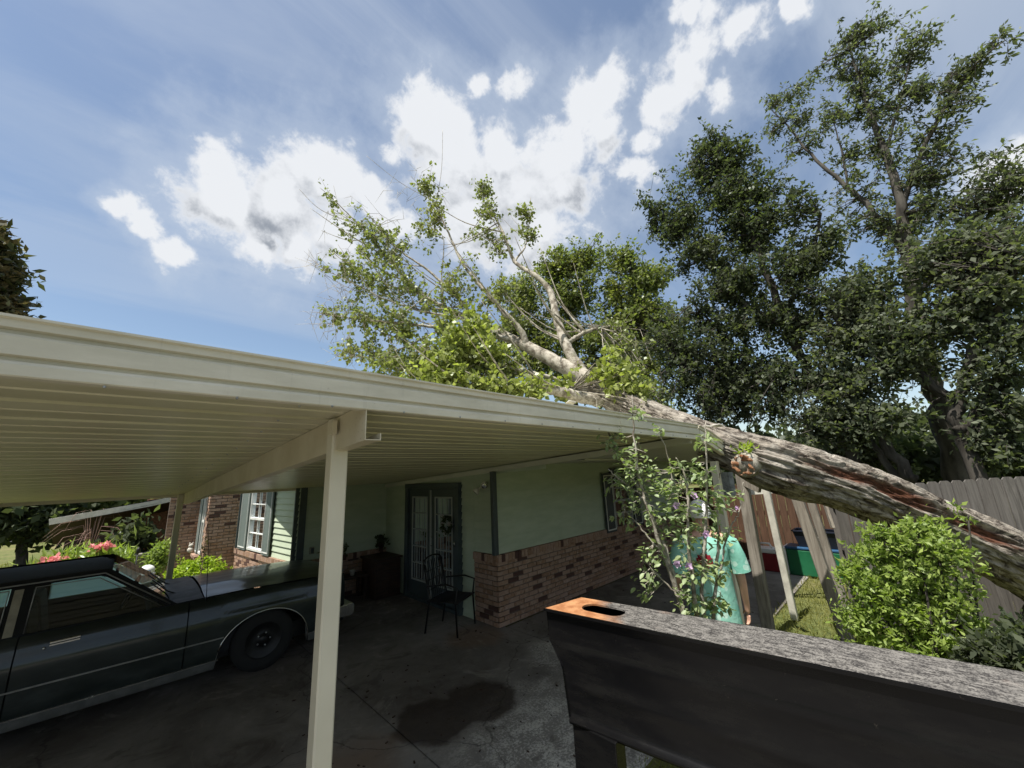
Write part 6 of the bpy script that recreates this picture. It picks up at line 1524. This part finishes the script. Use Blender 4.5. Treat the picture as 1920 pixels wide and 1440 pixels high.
# ------------------------------------------------------------------ front garden
def patch(name, label, cat, lobes, n, leaf, matn, droop=-0.6, wide=0.3, flat=0.5, group=None):
    Pn = []
    for (px, py, d, rp) in lobes:
        c = at(px, py, d); r_ = px_m(px, py, d, rp); v = rng.normal(size=(n, 3))*0.5*r_; v[:, 2] *= flat; Pn.append(c+v)
    Pn = np.concatenate(Pn); t = thing(name, label, cat, (Pn[:, 0].mean(), Pn[:, 1].mean(), 0), group)
    g0 = Pn.copy(); g0[:, 2] = -0.02; g0[:, :2] += rng.normal(size=(len(Pn), 2))*0.03; s_ = rng.random(len(Pn)) < 0.25
    stuff(link('stems', np_mesh('stems', *sticks_np(g0[s_], Pn[s_], np.full(s_.sum(), .006), np.full(s_.sum(), .003))), 'leaf_olive', t))
    stuff(link('foliage', np_mesh('foliage', *leaf_np(Pn, leaf, droop, wide)), matn, t)); return t
patch('daylily_bed', 'bed of long yellow green strappy leaves behind the black car roof', 'flower bed', [(95, 1072, 13, 30), (130, 1068, 13, 30), (165, 1062, 13, 30), (200, 1056, 13, 30), (225, 1050, 13, 26), (150, 1050, 13.4, 26), (190, 1045, 13.4, 22), (110, 1058, 13.4, 22)], 210, 0.20, 'leaf_bush', -0.9, 0.16, 0.8)
for k, (px, py, s_, lb) in enumerate(((100, 1050, 16, 'pink flower clump at the garden end nearest the dark hatchback'), (128, 1058, 13, 'low pink flower clump in the middle of the daylily bed'), (193, 1024, 12, 'pink flower clump beside the white-topped bird bath'), (262, 1085, 0.1, ''))):
    if not lb: continue
    fl = patch('pink_flowers', lb, 'flowers', [(px, py, 12.9, s_)], 90, 0.09, 'petal_pink', 0.1, 0.8, 0.35, 'pink flower clumps in the front garden')
bbp = at(160, 1040, 14); bb = thing('bird_bath', 'pale stone bird bath among the flowers', 'bird bath', (bbp[0], bbp[1], 0))
q = MB(); q.lathe([(0.18, 0), (0.16, .06), (.07, .12), (.06, .55), (.12, .62)], (bbp[0], bbp[1], 0), 18); q.build('pedestal', 'stone_pink', bb, True)
q = MB(); q.lathe([(.08, .60), (.30, .68), (.33, .76), (.31, .76), (.22, .70), (0.01, .69)], (bbp[0], bbp[1], 0), 22); q.build('bowl', 'stone_pink', bb, True)
rkp = at(205, 1052, 13.6)
for k in range(6):
    p = at(120+22*k, 1050-3*k, 14.2); q = MB(); q.blob((p[0], p[1], 0.28), (.20, .16, .12), 9, 6, 0.15); q.blob((p[0]+.05, p[1], 0.1), (.2, .18, .14), 9, 6, 0.15)
    tag(q.build('garden_rock', 'stone_pink', None, True), ['rounded pinkish rock in the garden wall nearest the hatchback', 'pinkish rock second from the hatchback end of the garden wall', 'pinkish rock directly left of the bird bath', 'pinkish rock directly right of the bird bath', 'pinkish rock second from the planter end of the garden wall', 'pinkish rock nearest the grey planter'][k], 'rock', 'rocks edging the flower garden')
pl = at(246, 1030, 14.5); pt = thing('round_planter', 'big round grey stone planter in front of the neighbour brick wall', 'planter', (pl[0], pl[1], 0))
q = MB(); q.lathe([(.30, 0.02), (.36, .10), (.38, .50), (.42, .54), (.42, .62), (.36, .62), (.34, .5)], (pl[0], pl[1], 0), 24); q.build('planter_bowl', 'stone_pale', pt, True)
P = np.array([pl[0], pl[1], 0.9])+rng.normal(size=(700, 3))*np.array([.22, .22, .26]); stuff(link('foliage', np_mesh('foliage', *leaf_np(P, 0.18)), 'leaf_dark', pt))
gl_ = at(258, 1040, 11); ga = thing('garden_torch', 'thin black garden torch pole behind the windscreen', 'garden torch', (gl_[0], gl_[1], 0))
q = MB(); q.tube([(gl_[0], gl_[1], 0), (gl_[0], gl_[1], 0.98)], 0.012, 8); q.build('pole', 'black_metal', ga, True)
q = MB(); q.lathe([(.012, .95), (.028, .98), (.03, 1.04), (.012, 1.07)], (gl_[0], gl_[1], 0), 12); q.build('torch_head', 'black_metal', ga, True)
gn = at(277, 1060, 10.4); gs = thing('garden_statue', 'small white garden statue with rounded bonnet beside the far post', 'statue', (gn[0], gn[1], 0))
q = MB(); q.blob((gn[0], gn[1], .70), (.115, .115, .10), 14, 10); q.blob((gn[0], gn[1]-.02, .64), (.13, .13, .04), 14, 8); q.build('bonnet', 'white_plastic', gs, True)
q = MB(); q.blob((gn[0], gn[1], .58), (.07, .07, .08), 12, 8); q.lathe([(.12, 0.0), (.13, .10), (.10, .30), (.065, .48), (.05, .54)], (gn[0], gn[1], 0), 16); q.blob((gn[0]+.08, gn[1]-.03, .42), (.05, .05, .08), 8, 6); q.blob((gn[0]-.08, gn[1]-.03, .42), (.05, .05, .08), 8, 6); q.build('figure', 'stone_pale', gs, True)
fg = V3((1.30, 12.72, 0.63)); q = MB(); q.blob(fg+V3((0, 0, .07)), (.07, .07, .07), 10, 8); q.blob(fg+V3((0, 0, .17)), (.05, .05, .05), 10, 8); q.blob(fg+V3((-.03, 0, .22)), (.015, .015, .03), 6, 4); q.blob(fg+V3((.03, 0, .22)), (.015, .015, .03), 6, 4)
tag(q.build('cat_figurine', 'stone_pale', None, True), 'small pale cat figurine on the narrow window sill', 'figurine')
# arching bare pinkish shrub and tall crepe shoot
ab = at(172, 1010, 15); sh = thing('weeping_shrub', 'bare pinkish weeping shrub arching over the bird bath', 'shrub', (ab[0], ab[1], 0))
q = MB()
for k in range(30):
    a = random.uniform(0, 6.28); r_ = random.uniform(.2, .8); h = random.uniform(0.95, 1.75)
    q.tube([(ab[0], ab[1], .5), (ab[0]+.25*r_*math.cos(a), ab[1]+.25*r_*math.sin(a), h), (ab[0]+.8*r_*math.cos(a), ab[1]+.8*r_*math.sin(a), h-.05), (ab[0]+1.15*r_*math.cos(a), ab[1]+1.15*r_*math.sin(a), h-.12-random.random()*.45)], [.007, .005, .0035, .002], 4)
q.tube([(ab[0], ab[1], 0), (ab[0], ab[1], .7)], .03, 8); q.build('branches', 'twig_pink', sh, True)
cs = at(392, 1060, 9.0); cr_ = thing('red_shoot', 'spindly shoot with dark red buds in front of the stepped brick wall', 'plant', (1.05, 9.0, 0))
q = MB(); q.tube([(1.12, 9.4, 0), (1.15, 9.4, .6), (1.17, 9.4, 1.05), (1.175, 9.4, 1.25)], [.008, .006, .004, .002], 6); q.build('stem', 'twig_pink', cr_, True)
P = np.array([1.16, 9.4, 0])+np.column_stack([rng.normal(size=70)*.03, rng.normal(size=70)*.03, rng.uniform(.7, 1.25, 70)]); stuff(link('buds', np_mesh('buds', *leaf_np(P, 0.045)), 'leaf_red', cr_))
# neighbour house with a sloping roof edge
nh = thing('neighbour_house', 'low brick neighbour house with pale sloping roof edge', 'house', (0, 16, 0))
q = MB(); q.box((1.10, 16.1, 0.9), (1.25, 0.2, 2.0)); q.build('wall', 'neighbour_brick', nh)
q = MB(); q.box((0.2, 16.8, 0.8), (0.9, 0.2, 1.6)); q.box((-.6, 17.6, 0.6), (1.0, 0.2, 1.2)); q.build('porch_wall', 'dark_wood', nh)
a, b, c_ = at(92, 979, 15.0), at(285, 944, 15.0), at(345, 930, 15.0)
q = MB(); q.bar(a, b, 0.05, 0.14); q.bar(b, c_, 0.05, 0.14); q.build('rake_board', 'off_white_paint', nh)
q = MB(); up_ = np.array([0, 0, .06])
q.add([a+up_, c_+up_, c_+np.array([.3, 2.0, -.5]), a+np.array([0.0, 2.0, -.6])], [(0, 1, 2, 3)]); q.build('roof', 'shingle', nh)
q = MB(); q.add([a-up_, c_-up_, c_+np.array([.3, 2.0, -.6]), a+np.array([0.0, 2.0, -.7])], [(3, 2, 1, 0)]); q.build('soffit', 'dark_wood', nh)
q = MB(); q.bar((0.12, 16.0, 0), (0.12, 16.0, 1.6), .1, .1); q.build('porch_post', 'dark_wood', nh)
# dark hatchback parked beyond the lawn
cp_ = at(66, 1030, 31); hbk = thing('dark_hatchback', 'dark car parked on the drive beyond the garden tree', 'car', (cp_[0], cp_[1], 0))
ux = V3((0.96, -0.28, 0)).normalized(); uy_ = V3((-ux.y, ux.x, 0)); o0 = V3((cp_[0], cp_[1], 0))
def hp(a_, b_, z_): return o0+ux*a_+uy_*b_+V3((0, 0, z_))
out_ = [(-2.15, .3), (-2.2, .6), (-2.05, .85), (-1.6, .95), (-1.1, 1.35), (-.5, 1.46), (.4, 1.42), (1.05, 1.0), (1.9, .85), (2.15, .6), (2.1, .3)]
q = MB(); lo_ = [(-2.15, .3), (-2.2, .6), (-2.05, .88), (1.0, .92), (1.9, .82), (2.15, .6), (2.1, .3)]
q.prism(lo_, hp(0, -.88, 0), ux, (0, 0, 1), uy_*1.76); q.build('body', 'grey_car_paint', hbk, bevel=0.05)
q = MB(); q.prism([(-1.75, .88), (-1.15, 1.36), (-.5, 1.46), (.35, 1.42), (1.0, .92)], hp(0, -.72, 0), ux, (0, 0, 1), uy_*1.44); q.build('cabin', 'navy_plastic', hbk, bevel=0.05)
q = MB(); q.prism([(-1.45, .95), (-1.05, 1.30), (-.45, 1.38), (.25, 1.35), (.80, .97)], hp(0, -.735, 0), ux, (0, 0, 1), uy_*0.01); q.build('side_window', 'car_glass', hbk)
for a_ in (-1.35, 1.35):
    for b_ in (-.80, .80): q = MB(); q.tube([hp(a_, b_-.1, .32), hp(a_, b_+.1, .32)], .32, 20); q.build('wheel', 'rubber', hbk, True)
q = MB(); q.prism([(-2.19, .62), (-2.12, .78), (-2.0, .78), (-2.05, .62)], hp(0, -.885, 0), ux, (0, 0, 1), uy_*.3); q.build('light', 'red_plastic', hbk)
# small dark motorbike-like heap at the frame edge: potted agave on the lawn
ag = at(5, 1050, 9.5); agt = thing('spiky_plant', 'dark spiky plant in a pot beyond the car roof', 'potted plant', (ag[0], ag[1], 0))
q = MB(); q.lathe([(.10, 0), (.15, .35), (.17, .36), (.14, .36)], (ag[0], ag[1], 0), 16); q.build('pot', 'black_metal', agt, True)
P = np.repeat(np.array([[ag[0], ag[1], .5]]), 90, 0)+rng.normal(size=(90, 3))*np.array([.05, .05, .12]); stuff(link('foliage', np_mesh('foliage', *leaf_np(P, .34, -.6, .14)), 'leaf_tall', agt))
# hedge strip beyond the lawn at left
# ------------------------------------------------------------------ grass near the camera
n = 52000
gx = rng.uniform(1.3, 9.8, n); gyy = rng.uniform(-3.5, 1.90, n); keep = np.hypot(gx, gyy) > 1.0
k2 = mn = rng.random(n) < 0.9
P = np.column_stack([gx, gyy, np.full(n, -0.03)])[keep]
V_, F_ = leaf_np(P, 0.075, -1.6, 0.10, None, 0.5)
far = rng.uniform(0, 1, (16000, 2)); Pf = np.column_stack([-3.2+far[:, 0]*5.2, 8.8+far[:, 1]*13, np.full(16000, -.03)])
V2, F2 = leaf_np(Pf, 0.10, -1.4, 0.14, None, 0.4)
stuff(tag(link('grass', np_mesh('grass', *merge([(V_, F_), (V2, F2)])), 'grass_blade'), 'short uneven grass growing beside the concrete', 'grass'))
# small litter on the concrete
q = MB()
for _ in range(240):
    x_, y_ = random.uniform(1.2, 7.0), random.uniform(1.9, 5.0); s_ = random.uniform(.004, .014); q.box((x_, y_, s_*0.3+.001), (s_*2.2, s_, s_*.5), Matrix.Rotation(random.uniform(0, 3), 3, 'Z'))
stuff(tag(q.build('fallen_leaf_litter', 'dark_wood'), 'small bark crumbs and leaf litter scattered on the concrete', 'litter'))
print('tris approx', sum(len(o.data.polygons)*2 for o in bpy.data.objects if o.type == 'MESH' and o.data.users == 1))
